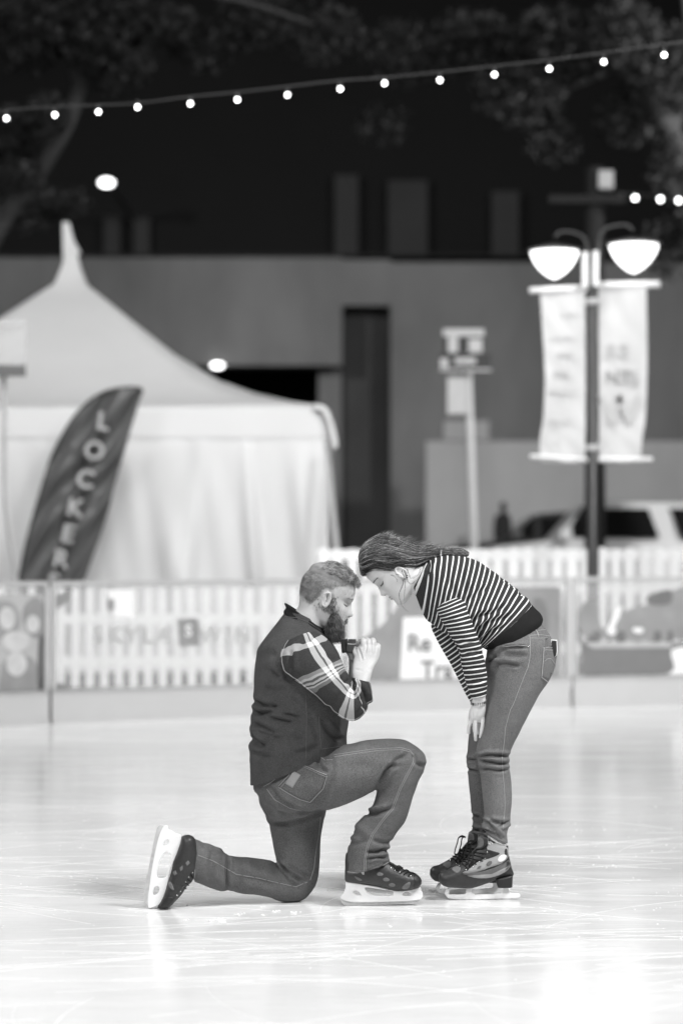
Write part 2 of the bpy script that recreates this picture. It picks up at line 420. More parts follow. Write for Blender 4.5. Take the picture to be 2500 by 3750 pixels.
M['picket'] = mat('picket_paint', .88, .6, .05, 10)
M['ink'] = mat('ink_grey', .18, .7, .1, 10)
M['inkp'] = mat('ink_pale', .42, .7, .1, 10)
M['inkb'] = mat('ink_banner', .30, .7, .1, 10)
M['inkd'] = mat('ink_dark', .12, .7, .2, 10)
M['kickp'] = mat('printed_face', .52, .7, .25, 12)
M['photo1'] = mat('photo_grey', .26, .7, .3, 6)
M['photo2'] = mat('photo_mid', .15, .7, .4, 6)
M['pole'] = mat('post_paint', .025, .4, .2, 10, .5)
M['wood'] = mat('utility_wood', .02, .9, .3, 10)
M['bark'] = mat('bark', .06, .9, .4, 8)
M['leaf'] = mat('leaves', .017, .6, .7, 1.5, .4)
M['signg'] = mat('sign_grey', .55, .6, .1, 10); M['signd'] = mat('sign_dark', .05, .6, .1, 10)
M['carw'] = mat('silver_car_paint', .52, .35, .04, 3, .5); M['card'] = mat('dark_car_paint', .03, .3, .05, 3, .5)
M['glassd'] = mat('car_glass', .006, .1, .05, 3, .5); M['tyre'] = mat('tyre', .02, .8)
M['clothd'] = mat('dark_clothes', .015, .9); M['bulb'] = emis('bulb', 9.0); M['bowl'] = emis('lamp_bowl', 2.6); M['walllight'] = emis('wall_light', 6.0)
def clear():
    t = NT('clear_acrylic'); t.b.inputs['Base Color'].default_value = (.82, .82, .82, 1); t.b.inputs['Roughness'].default_value = .25
    tr = t.n('ShaderNodeBsdfTransparent'); tr.inputs[0].default_value = (.93, .93, .93, 1); mx = t.n('ShaderNodeMixShader')
    f = t.math('ADD', t.math('MULTIPLY', t.noise(2.2, 3), .20), .09)
    t.L.new(f, mx.inputs[0]); t.L.new(tr.outputs[0], mx.inputs[1]); t.L.new(t.b.outputs[0], mx.inputs[2])
    t.L.new(mx.outputs[0], t.t.nodes['Material Output'].inputs[0]); return t.m
M['clear'] = clear()

mb = MB(); box(mb, (-140, -60, -.30), (140, 220, -.04)); tag(build(mb, 'pavement', M['pave'], smooth=False), kind='structure')
mb = MB(); nx = 40
BAR = [(-900, 15.9), (-400, 16.5), (185, 17.25), (1180, 18.25), (2095, 18.95), (2600, 19.2), (3600, 19.4)]
edge = [Pd(px, HY, d)[:2] for px, d in BAR]
v = [(-14, -14, 0), (14, -14, 0)]+[(x, y+.05, 0) for x, y in reversed(edge)]
v = v[:2]+[(14, edge[-1][1], 0)]+v[2:]+[(-14, edge[0][1]-.6, 0)]
n = len(v); mb.add(v+[(a, b, -.03) for a, b, c in v], [tuple(range(n))]+[(i, i+n, (i+1) % n+n, (i+1) % n) for i in range(n)])
tag(build(mb, 'ice', M['ice'], smooth=False), kind='structure')
# road behind the picket fence, kerbed pavement strip by the building
mb = MB(); box(mb, (-60, Pd(0, 0, 40.3)[1], -.04), (60, Pd(0, 0, 60)[1], .11)); tag(build(mb, 'kerbed_pavement', M['concrete'], smooth=False), kind='structure')
# ---- skate marks and shavings
mb = MB()
CL = [(random.uniform(-4.4, 3.5), random.gauss(0, .35), random.gauss(0, .5)) for _ in range(16)]
for k in range(330):
    near = random.random() < .7; cl = random.choice(CL)
    cy = cl[0]+random.gauss(0, .35) if near else random.uniform(-4.5, 8)
    cx = random.uniform(-1.0, 1.0)*(cy+D0)*.15; L = random.uniform(.15, 1.3); a = (cl[1]+random.gauss(0, .12) if near else random.gauss(0, .5))+(math.pi if random.random() < .5 else 0)
    kap = (cl[2] if near else random.gauss(0, .7))+random.gauss(0, .1); w = random.choice((.0006, .0009, .0013, .0022)); X = []; x, y = cx, cy
    for i in range(13): X.append((x, y)); x += math.cos(a)*L/12; y += math.sin(a)*L/12; a += kap*L/12
    V = []
    for i, (x, y) in enumerate(X):
        ta = X[min(i+1, 12)][0]-X[max(i-1, 0)][0], X[min(i+1, 12)][1]-X[max(i-1, 0)][1]; l = math.hypot(*ta); nx_, ny_ = -ta[1]/l, ta[0]/l
        ww = w*math.sin(math.pi*(i+.3)/12.6)*random.uniform(.3, 1.6)
        V += [(x-nx_*ww, y-ny_*ww, .0008), (x, y, .0014), (x+nx_*ww, y+ny_*ww, .0008)]
    mb.add(V, [(i*3+j, i*3+3+j, i*3+4+j, i*3+1+j) for i in range(12) for j in range(2)])
tag(build(mb, 'skate_marks', M['icew']), 'fine pale skate scratches cut across the ice', 'skate marks', kind='stuff')
mb = MB()
def crumb(x, y, r):
    n0 = []; 
    for i in range(5):
        for j in range(7):
            a = math.pi*i/4/2; b = 2*math.pi*j/7; q = r*random.uniform(.6, 1.2); n0.append((x+q*math.sin(a)*math.cos(b)*1.5, y+q*math.sin(a)*math.sin(b)*1.3, max(.0005, q*.8*math.cos(a))))
    mb.add(n0, [(i*7+j, i*7+(j+1) % 7, i*7+7+(j+1) % 7, i*7+7+j) for i in range(4) for j in range(7)])
def onice(px, py):
    s = H/(py-HY); return ((px-CX)*s, F*s-D0)
for px, py, r in ((806, 3370, .012), (818, 3378, .008), (875, 3352, .006), (890, 3346, .005), (1010, 3340, .007), (1080, 3344, .008), (970, 3352, .006), (680, 3370, .005), (1430, 3395, .004), (545, 3352, .005), (1600, 3262, .006), (1585, 3268, .004), (1250, 3350, .004)):
    x, y = onice(px, py)
    for k in range(5): crumb(x+random.gauss(0, r), y+random.gauss(0, r*2), r*random.uniform(.3, .8))
for k in range(420):
    px = random.uniform(-50, 2550); py = 2950+abs(random.gauss(0, 260)); x, y = onice(px, min(py, 3790)); crumb(x, y, random.uniform(.0012, .0038))
for k in range(90):
    x, y = onice(random.gauss(1560, 60), random.gauss(3268, 5)); crumb(x, y, random.uniform(.001, .003))
tag(build(mb, 'ice_shavings', M['icew']), 'small white crumbs of shaved ice scattered on the rink', 'ice shavings', kind='stuff')

# ---- rink barrier sections
def barrier(i0, label, deco):
    (pa, da), (pb, db) = BAR[i0], BAR[i0+1]
    a = Pd(pa, HY, da); b = Pd(pb, HY, db); L = math.hypot(b[0]-a[0], b[1]-a[1]); dx, dy = (b[0]-a[0])/L, (b[1]-a[1])/L
    Mx = Matrix(((dx, -dy, 0, a[0]), (dy, dx, 0, a[1]), (0, 0, 1, 0), (0, 0, 0, 1)))      # local x along the wall, local -y towards the rink
    e = empty('rink_barrier', (a[0], a[1], 0), label, 'barrier', 'sections of the rink barrier')
    g = .012
    m = MB(); box(m, (g, 0, .0), (L-g, .05, .225), Mx); box(m, (g, -.012, .0), (L-g, -.002, .03), Mx); build(m, 'kick_board', M['kick'], e, False)
    m = MB(); box(m, (g, -.008, .225), (L-g, .06, .240), Mx); build(m, 'ledge', M['rail'], e, False)
    m = MB(); box(m, (g+.03, .018, .242), (L-g-.03, .030, .985), Mx); build(m, 'clear_panel', M['clear'], e, False)
    m = MB(); box(m, (g, .006, .987), (L-g, .042, 1.022), Mx); build(m, 'top_rail', M['rail'], e, False)
    for x in (g, L-g-.028):
        m = MB(); box(m, (x, .004, .242), (x+.028, .044, .985), Mx); build(m, 'post', M['kick'], e, False)
    def onpanel(px, py, off=.0):   # pixel -> local panel coordinates
        r = (px-CX)/F; t = (r*(a[1]+D0)-a[0])/(dx-r*dy); X = a[0]+dx*t; Yv = a[1]+dy*t; s = (Yv+D0)/F
        return t, H-(py-HY)*s
    def shape(name, poly, m_, off, k=3, smooth=True):
        pts = smoothpoly(poly, k) if smooth else poly
        V = []
        for p in pts:
            t, z = onpanel(*p); V.append((min(max(t, .05), L-.05), off, min(max(z, .246), .98)))
        n = len(V); V2 = [tuple(Mx @ Vector(q)) for q in V]+[tuple(Mx @ Vector((q[0], q[1]+.0025, q[2]))) for q in V]
        m = MB(); m.add(V2, [tuple(range(n)), tuple(range(2*n-1, n-1, -1))]+[(i, (i+1) % n, (i+1) % n+n, i+n) for i in range(n)])
        return build(m, name, m_, e, False)
    def text(name, s_, px, py, hpx, m_, off, rot=0):
        t, z = onpanel(px, py); size = hpx*(a[1]+dy*t+D0)/F*1.38
        T = Mx @ Matrix.Translation((t, off, z)) @ Matrix.Rotation(math.pi/2, 4, 'X') @ Matrix.Rotation(rot, 4, 'Z')
        return textmesh(name, s_, size, None, 0, m_, e, .002, M=T)
    deco(shape, text)
def deco_none(shape, text): pass
def deco_left(shape, text):
    shape('poster', [(-40, 2178), (178, 2178), (178, 2548), (-40, 2552)], M['rail'], .012, smooth=False)
    for p, m_ in (([( -30, 2215), (40, 2205), (75, 2250), (72, 2300), (45, 2330), (-30, 2330)], 'inkb'), ([(88, 2230), (120, 2192), (150, 2195), (172, 2250), (176, 2330), (150, 2340), (120, 2330), (92, 2290)], 'photo1'),
                  ([(20, 2420), (60, 2400), (120, 2410), (150, 2470), (172, 2545), (10, 2548), (5, 2470)], 'photo1'), ([(148, 2330), (172, 2345), (176, 2400), (176, 2547), (146, 2547), (140, 2440)], 'inkd')):
        shape('picture', p, M[m_], .009)
    for cx, cy, rx, ry in ((28, 2265, 30, 42), (122, 2286, 24, 34), (62, 2432, 38, 46), (60, 2350, 52, 38)):
        shape('face', [(cx+rx*math.cos(t), cy+ry*math.sin(t)) for t in np.linspace(0, 6.283, 9)[:-1]], M['kickp'], .006)
def deco_mid(shape, text):
    shape('logo_square', [(652, 2268), (728, 2264), (733, 2364), (658, 2368)], M['photo1'], .012, smooth=False)
    text('logo_letter', 'S', 692, 2312, 42, M['bannerw'], .008)
    shape('notice', [(395, 2160), (490, 2158), (492, 2262), (420, 2264)], M['bannerw'], .012, smooth=False)
    shape('notice_mark', [(393, 2196), (420, 2194), (421, 2232), (395, 2234)], M['photo1'], .008, smooth=False)
    shape('corner_mark', [(198, 2190), (232, 2172), (262, 2174), (255, 2195), (225, 2222), (205, 2225)], M['photo1'], .012)
    shape('corner_mark', [(208, 2508), (232, 2504), (252, 2530), (250, 2546), (212, 2545)], M['photo1'], .012)
    for s_, x in (('S', 362), ('K', 425), ('Y', 485), ('L', 545), ('A', 600), ('W', 772), ('I', 835), ('N', 890)):
        text('lettering', s_, x, 2330, 62, M['inkp'], .012)
def deco_right(shape, text):
    shape('banner', [(1480, 2150), (2055, 2150), (2055, 2520), (1322, 2528), (1322, 2345), (1400, 2290), (1450, 2235)], M['photo1'], .012, smooth=False)
    shape('banner_box', [(1478, 2262), (1790, 2255), (1790, 2440), (1700, 2500), (1466, 2508)], M['bannerw'], .009, smooth=False)
    shape('banner_spot', [(1960, 2190), (1990, 2200), (2010, 2260), (2000, 2330), (1965, 2300), (1950, 2240)], M['ink'], .009)
    shape('banner_foot', [(1322, 2505), (2055, 2500), (2055, 2535), (1322, 2540)], M['bannerw'], .006, smooth=False)
    text('lettering', 'Re', 1535, 2358, 64, M['ink'], .005); text('lettering', 'Tra', 1600, 2455, 64, M['ink'], .005)
def deco_far(shape, text):
    shape('picture', [(2140, 2210), (2190, 2200), (2200, 2290), (2240, 2300), (2300, 2235), (2380, 2215), (2420, 2215), (2470, 2160), (2560, 2160), (2560, 2330), (2140, 2330)], M['photo1'], .012)
    shape('picture_dark', [(2140, 2345), (2300, 2375), (2440, 2355), (2560, 2370), (2560, 2420), (2430, 2480), (2150, 2480), (2135, 2410)], M['ink'], .012)
    shape('picture_band', [(2140, 2352), (2460, 2352), (2460, 2372), (2170, 2374)], M['inkp'], .009, smooth=False)
    shape('picture_shape', [(2378, 2180), (2455, 2160), (2460, 2200), (2440, 2215), (2375, 2212)], M['photo2'], .009)
    shape('picture_highlight', [(2262, 2225), (2276, 2230), (2250, 2300), (2262, 2318), (2232, 2325), (2225, 2305), (2240, 2275)], M['bannerw'], .009)
    shape('picture_highlight', [(2320, 2300), (2355, 2302), (2350, 2318), (2322, 2315)], M['bannerw'], .009)
    shape('picture_highlight', [(2460, 2380), (2560, 2380), (2560, 2492), (2420, 2494), (2470, 2450)], M['bannerw'], .006)
    for x, w in ((2170, 26), (2255, 30), (2395, 22), (2445, 16)):
        shape('picture_spot', [(x, 2318), (x+w, 2312), (x+w+4, 2345), (x+6, 2352)], M['photo2'], .007)
barrier(0, 'clear rink barrier section outside the left edge of the photo', deco_none)
barrier(1, 'leftmost rink barrier section with a grey family photo poster', deco_left)
barrier(2, 'clear rink barrier section with a square grey logo, behind the kneeling man', deco_mid)
barrier(3, 'rink barrier section with a Re Tra banner, behind the bending woman', deco_right)
barrier(4, 'rink barrier section at the right with a dark grey picture banner', deco_far)

# ---- white picket fences
def picket_fence(label, k0, k1, hgt, rails, d, w):
    e = empty('picket_fence', tuple(Pd(-260+k0*53.5, HY, d)*np.array([1, 1, 0])), label, 'fence', 'picket fences behind the rink barrier')
    for k in range(k0, k1):
        px = -260+k*53.5; a = Pd(px, HY, d); m = MB(); h = hgt+random.uniform(-.008, .008); ln = random.uniform(-.006, .012)
        V = [(a[0]-w, a[1], 0), (a[0]+w, a[1], 0), (a[0]+w-ln, a[1], h-.02), (a[0]+w*.5-ln, a[1], h), (a[0]-w*.5-ln, a[1], h), (a[0]-w-ln, a[1], h-.02)]
        V += [(x, y+.02, z) for x, y, z in V]; m.add(V, [tuple(range(6)), tuple(range(11, 5, -1))]+[(i, (i+1) % 6, (i+1) % 6+6, i+6) for i in range(6)])
        build(m, 'picket', M['picket'], e, False)
    for z in rails:
        m = MB(); a = Pd(-285+k0*53.5, HY, d+.03); b = Pd(-285+k1*53.5, HY, d+.03); box(m, (a[0], a[1], z), (b[0], a[1]+.035, z+.09)); build(m, 'rail', M['picket'], e, False)
picket_fence('low white picket fence in front of the tent, seen through the barrier', 0, 27, .89, (.18, .56), 21.4, .034)
picket_fence('taller white picket fence rising above the barrier in front of the cars', 27, 59, 1.235, (.30, .84, 1.13), 21.4, .044)
# ---- frame tent
xc = Pd(262, HY, 26.2)[0]; yc = Pd(0, 0, 26.2)[1]; e = empty('frame_tent', (xc, yc, 0), 'white high peak frame tent with a pointed roof behind the barrier', 'tent')
rings = [(2.80, 2.55), (2.77, 2.60), (2.45, 2.66), (2.05, 2.77), (1.68, 2.92), (1.2, 3.22), (.71, 3.62), (.37, 3.90), (.17, 4.06), (.10, 4.25), (.06, 4.40)]
m = MB(); nS = 12; V = []
for a, z in rings:
    for s in range(4):
        for j in range(nS):
            t = -1+2*j/nS; sag = .05*a*(1-t*t)*(1 if z < 4 else 0); q = [(t, -1), (1, t), (-t, 1), (-1, -t)][s]
            V.append((xc+q[0]*a*(1-(sag/a if s % 2 else 0)), yc+q[1]*a*(1-(sag/a if s % 2 == 0 else 0)), z-(.04*(1-t*t) if 2.6 < z < 3.5 else 0)))
nn = 4*nS; m.add(V, [(i*nn+j, i*nn+(j+1) % nn, (i+1)*nn+(j+1) % nn, (i+1)*nn+j) for i in range(len(rings)-1) for j in range(nn)])
build(m, 'roof', M['canvas'], e)
m = MB(); V = []
for z in (2.56, 2.42, 2.29):
    for s in range(4):
        for j in range(nS*3):
            t = -1+2*j/(nS*3); q = [(t, -1), (1, t), (-t, 1), (-1, -t)][s]; a = 2.812+.004*math.sin(j*1.3)*(2.56-z)/.2; V.append((xc+q[0]*a, yc+q[1]*a, z))
nn = 4*nS*3; m.add(V, [(i*nn+j, i*nn+(j+1) % nn, (i+1)*nn+(j+1) % nn, (i+1)*nn+j) for i in range(2) for j in range(nn)]); build(m, 'valance', M['canvas'], e)
def tentwall(x0, y0, x1, y1, folds):
    m = MB(); nu, nv = 160, 14; V = []
    for i in range(nv+1):
        for j in range(nu+1):
            t = j/nu; z = 2.35*(1-i/nv)+.02; dpt = 0
            for c, w, a, sl in folds: dpt += a*math.exp(-((t-c-sl*(i/nv))/w)**2)*(i/nv)**.6
            dpt += (.018*math.sin(t*61+3*math.sin(i*.35))*math.sin(t*17+i*.21)+.010*math.sin(t*130-i*.6))*min(1, i/4)
            nx_, ny_ = (y1-y0), -(x1-x0); l = math.hypot(nx_, ny_); V.append((x0+(x1-x0)*t+nx_/l*dpt, y0+(y1-y0)*t+ny_/l*dpt, z))
    m.add(V, [(i*(nu+1)+j, i*(nu+1)+j+1, (i+1)*(nu+1)+j+1, (i+1)*(nu+1)+j) for i in range(nv) for j in range(nu)]); build(m, 'wall_panel', M['canvas'], e)
w = 2.797
tentwall(xc-w, yc-w, xc+w, yc-w, [(.855, .010, .14, .03), (.62, .025, .13, -.07), (.72, .02, .09, .04), (.95, .02, .10, .02), (.55, .02, .08, .04), (.42, .03, .12, -.02), (.78, .012, .07, -.04), (.22, .03, .1, .02), (.1, .02, .1, -.02), (.98, .008, .06, 0)])
tentwall(xc+w, yc-w, xc+w, yc+w, [(.2, .03, .05, 0), (.6, .04, .05, .05)])
tentwall(xc+w, yc+w, xc-w, yc+w, []); tentwall(xc-w, yc+w, xc-w, yc-w, [])
for sx, sy in ((-1, -1), (1, -1), (1, 1), (-1, 1)):
    m = MB(); tube(m, [(xc+sx*2.72, yc+sy*2.72, 0), (xc+sx*2.72, yc+sy*2.72, 2.55)], .03); build(m, 'leg', M['alu'], e)
m = MB(); c = (xc, yc, 0)
V = [P_ for P_ in (Pd(228, 812, 26.2), Pd(252, 812, 26.2), Pd(270, 880, 26.2), Pd(296, 925, 26.2), Pd(262, 940, 26.2), Pd(272, 1010, 26.2), Pd(232, 1010, 26.2))]
V = V+[v_+np.array([0, .05, 0]) for v_ in V]; n = 7; m.add(V, [tuple(range(n)), tuple(range(2*n-1, n-1, -1))]+[(i, (i+1) % n, (i+1) % n+n, i+n) for i in range(n)]); build(m, 'peak_pennant', M['canvas'], e, False)
m = MB(); tube(m, [Pd(1150, 1488, 23.35), Pd(1185, 1500, 23.3), Pd(1208, 1545, 23.3), Pd(1222, 1600, 23.3), Pd(1226, 1640, 23.3)], .028); build(m, 'corner_bracket', M['bannerw'], e)
m = MB(); tube(m, [Pd(1198, 1620, 23.0), Pd(1215, 1820, 22.7), Pd(1236, 2030, 22.4), Pd(1248, 2150, 22.2)*np.array([1, 1, 1])], .028, 8, 1); build(m, 'guy_strap', M['alu'], e)
# ---- feather flag
e = empty('feather_flag', tuple(Pd(100, HY, 22.6)*np.array([1, 1, 0])), 'tall dark feather flag reading LOCKERS, leaning in front of the white tent', 'flag')
Lf = [(60, 2180), (80, 2090), (100, 1990), (130, 1880), (165, 1760), (195, 1670), (230, 1600), (270, 1535), (320, 1480), (370, 1445), (420, 1428), (480, 1421), (520, 1424)]
Rt = [(285, 2180), (310, 2120), (335, 2055), (362, 1980), (388, 1900), (410, 1820), (430, 1740), (450, 1670), (468, 1610), (485, 1555), (500, 1505), (512, 1465), (527, 1428)]
m = MB(); V = []; nu = 60; Lk = np.array(Lf, float); Rk = np.array(Rt, float); T = np.linspace(0, 12, 97)
for t in T:
    a = crom(Lk, t); b = crom(Rk, t)
    for j in range(nu+1):
        s = j/nu; q = a*(1-s)+b*s; fo = .055*math.sin((q[0]*.83+q[1]*.62)/17.0+1.5*math.sin(q[1]/140))*math.sin(math.pi*s)**.5+.014*math.sin((q[0]*.9+q[1]*.5)/8.5)
        V.append(Pd(q[0], q[1], 22.6)+np.array([0, fo, 0]))
m.add(V, [(i*(nu+1)+j, i*(nu+1)+j+1, (i+1)*(nu+1)+j+1, (i+1)*(nu+1)+j) for i in range(96) for j in range(nu)]); build(m, 'sail', M['flag'], e)
m = MB(); tube(m, [Pd(x-3, y-2, 22.62) for x, y in [(35, 2330)]+Lf], .014); build(m, 'flag_pole', M['pole'], e)
m = MB(); a = Pd(35, HY, 22.62); lathe(m, (a[0], a[1], -.04), [(.0, .05), (.22, .05), (.22, .02), (.0, .02)]); build(m, 'flag_base', M['pole'], e)
for ch, x, y in (('L', 377, 1545), ('O', 345, 1652), ('C', 312, 1757), ('K', 275, 1862), ('E', 248, 1958), ('R', 222, 2050), ('S', 195, 2135)):
    a = Pd(x, y, 22.50); textmesh('letter', ch, .235, a, math.radians(10), M['rail'], e, .004)
# ---- notice board at the left
e = empty('notice_board', tuple(Pd(16, HY, 20.4)*np.array([1, 1, 0])), 'white notice board with a dark lower band on a thin post at left edge', 'sign')
m = MB(); pbox(m, -150, 1170, 96, 1335, 20.3, .03); build(m, 'board', M['rail'], e, False)
m = MB(); pbox(m, -150, 1337, 94, 1378, 20.3, .03); build(m, 'lower_band', M['inkd'], e, False)
m = MB(); pbox(m, -140, 1185, 85, 1192, 20.294, .003); pbox(m, -140, 1206, 60, 1211, 20.294, .003); pbox(m, 70, 1194, 80, 1205, 20.294, .003); build(m, 'printed_lines', M['inkp'], e, False)
m = MB(); tube(m, [Pd(12, 1200, 20.4), Pd(16, 1500, 20.4), Pd(20, 1850, 20.4), Pd(62, 2140, 20.4), tuple(Pd(80, 2300, 20.4)*np.array([1, 1, 0]))], .02, 8, 4); build(m, 'post', M['alu'], e)

# ---- twin lamp post
e = empty('lamp_post', tuple(Pd(2172, HY, 20.2)*np.array([1, 1, 0])), 'black lamp post with two glowing bowl lamps and a pair of banners', 'lamp post')
x0 = Pd(2170, HY, 20.2)[0]; y0 = Pd(0, 0, 20.2)[1]
m = MB(); lathe(m, (x0, y0, 0), [(.001, 0), (.12, 0), (.12, .12), (.07, .2), (.052, .35), (.046, 3.6), (.0, 3.64)]); build(m, 'pole', M['pole'], e)
for cx, top, bot, rr in ((2029, 921, 1021, 88), (2320, 897, 1000, 90)):
    a = Pd(cx, top, 20.2); s = 20.2/F; h = (bot-top)*s; r = rr*s
    lam = empty('lamp', tuple(a), None, None); lam.parent = e; lam.matrix_parent_inverse = e.matrix_world.inverted()
    m = MB(); lathe(m, tuple(a), [(r*1.0, 0), (r*.97, -h*.12), (r*.85, -h*.36), (r*.66, -h*.6), (r*.42, -h*.8), (r*.2, -h*.93), (.001, -h)], 32); build(m, 'bowl', M['bowl'], lam)
    m = MB(); lathe(m, tuple(a), [(r*1.12, .012), (r*1.12, .022), (r*.9, .034), (r*.5, .055), (r*.2, .07), (.001, .08)], 32); build(m, 'shade', M['pole'], lam)
    m = MB(); tube(m, [(a[0], a[1], a[2]+.12), (a[0]*.75+x0*.25, a[1], a[2]+.17), (x0*.8+a[0]*.2, a[1], a[2]+.10), (x0+(a[0]-x0)*.12, a[1], a[2]-.22)], .014); build(m, 'arm', M['pole'], e)
for x, ya, yb in ((2142, 922, 1045), (2181, 918, 1045)):
    m = MB(); pbox(m, x-10, ya, x+10, yb, 20.05, .03); build(m, 'bracket', M['bannerw'], e, False)
for p, q, r in (((1938, 1064), (2150, 1054), .026), ((2176, 1045), (2415, 1040), .030), ((1940, 1672), (2150, 1684), .020), ((2180, 1684), (2388, 1682), .022)):
    m = MB(); tube(m, [Pd(p[0], p[1], 20.2), Pd(q[0], q[1], 20.2)], r, 12, 1); build(m, 'banner_arm', M['bannerw'], e)
for y in (1104, 1640):
    m = MB(); a = Pd(2170, y, 20.2); lathe(m, (x0, y0, a[2]-.03), [(.05, 0), (.062, .005), (.062, .05), (.05, .055)]); build(m, 'clamp', M['rail'], e)
def cloth(name, L_, R_, d, label, marks):
    e2 = empty(name, tuple(Pd((L_[0][0]+R_[0][0])/2, L_[-1][1], d)), label, 'banner', 'banners on the lamp post')
    m = MB(); V = []; nu = 24; T = np.linspace(0, len(L_)-1, 49)
    for t in T:
        a = crom(np.array(L_, float), t); b = crom(np.array(R_, float), t)
        for j in range(nu+1):
            s = j/nu; q = a*(1-s)+b*s; V.append(Pd(q[0], q[1], d)+np.array([0, .012*math.sin(s*5+t*1.3)+.006*math.sin(s*11-t*4)*math.sin(t*2), 0]))
    m.add(V, [(i*(nu+1)+j, i*(nu+1)+j+1, (i+1)*(nu+1)+j+1, (i+1)*(nu+1)+j) for i in range(48) for j in range(nu)]); build(m, 'cloth', M['streetcloth'], e2)
    marks(e2)
def scribble(m, x0_, x1_, y, h, d, rnd):
    x = x0_
    while x < x1_:
        w = rnd.uniform(3, 7); pbox(m, x, y-h*rnd.uniform(.35, .6), x+w, y+h*rnd.uniform(.3, .55), d, .002); x += w+rnd.uniform(2, 6)
def mk1(e2):
    r = random.Random(3); m = MB()
    for y, a, b, h in ((1152, 2050, 2125, 8), (1238, 2015, 2110, 9), (1300, 2040, 2095, 16), (1368, 2030, 2075, 20), (1436, 2005, 2118, 11), (1542, 2015, 2095, 9), (1615, 2035, 2050, 12)): scribble(m, a, b, y, h, 20.17, r)
    build(m, 'lettering', M['inkp'], e2, False)
def mk2(e2):
    for s_, x, y, h, mt in (('R', 2240, 1288, .16, 'inkp'), ('E', 2282, 1288, .16, 'inkp'), ('N', 2240, 1382, .15, 'inkb'), ('I', 2268, 1382, .15, 'inkp'), ('T', 2292, 1382, .15, 'inkb'), ('E', 2325, 1382, .15, 'inkp'), ('V', 2238, 1505, .34, 'inkp'), ('V', 2300, 1505, .34, 'inkp')):
        textmesh('lettering', s_, h, Pd(x, y, 20.17), 0, M[mt], e2, .002)
cloth('street_banner', [(1978, 1072), (1984, 1180), (1992, 1300), (1994, 1400), (1988, 1530), (1976, 1610), (1980, 1692)], [(2140, 1066), (2143, 1180), (2144, 1300), (2144, 1400), (2143, 1530), (2142, 1610), (2140, 1694)], 20.2, 'white street banner with rows of small grey writing, left of the lamp post', mk1)
cloth('street_banner', [(2186, 1056), (2190, 1180), (2192, 1300), (2192, 1400), (2192, 1530), (2192, 1610), (2192, 1694)], [(2365, 1050), (2368, 1180), (2370, 1300), (2368, 1400), (2362, 1530), (2350, 1610), (2345, 1692)], 20.2, 'white street banner with large grey letters, right of the lamp post', mk2)
# ---- utility pole
e = empty('utility_pole', tuple(Pd(2180, HY, 26)*np.array([1, 1, 0])), 'wooden utility pole with a crossarm and pale box, behind the lamp post', 'pole')
a = Pd(2178, HY, 26); m = MB(); lathe(m, (a[0], a[1], -.04), [(.001, 0), (.12, 0), (.095, Pd(0, 612, 26)[2]+.04), (.001, Pd(0, 610, 26)[2]+.05)], 16); build(m, 'shaft', M['wood'], e)
m = MB(); pbox(m, 2010, 712, 2290, 742, 25.85, .09); build(m, 'crossarm', M['wood'], e, False)
m = MB(); pbox(m, 2192, 622, 2246, 688, 25.8, .18); build(m, 'pale_box', M['rail'], e, False)
# ---- street sign
e = empty('street_sign', tuple(Pd(1742, HY, 28)*np.array([1, 1, 0])), 'pale post with crossed street name blades and a small plate', 'street sign')
m = MB(); tube(m, [Pd(1708, 1230, 28), Pd(1735, 2010, 28), tuple(Pd(1748, 2390, 28)*np.array([1, 1, 0]))], .048, 10, 1); build(m, 'post', M['signg'], e)
m = MB(); pbox(m, 1622, 1204, 1772, 1292, 27.9, .02); build(m, 'name_blade', M['signd'], e, False)
m = MB(); pbox(m, 1622, 1204, 1772, 1230, 27.88, .01); pbox(m, 1640, 1232, 1676, 1290, 27.88, .01); pbox(m, 1715, 1240, 1765, 1290, 27.88, .01); build(m, 'blade_marking', M['signg'], e, False)
m = MB(); pbox(m, 1608, 1294, 1796, 1360, 27.8, .02); build(m, 'name_blade', M['signd'], e, False)
m = MB(); pbox(m, 1612, 1312, 1640, 1345, 27.78, .01); pbox(m, 1665, 1310, 1742, 1332, 27.78, .01); pbox(m, 1610, 1350, 1798, 1358, 27.78, .01); build(m, 'blade_marking', M['signg'], e, False)
m = MB(); pbox(m, 1638, 1380, 1708, 1516, 27.85, .02); build(m, 'plate', M['signg'], e, False)
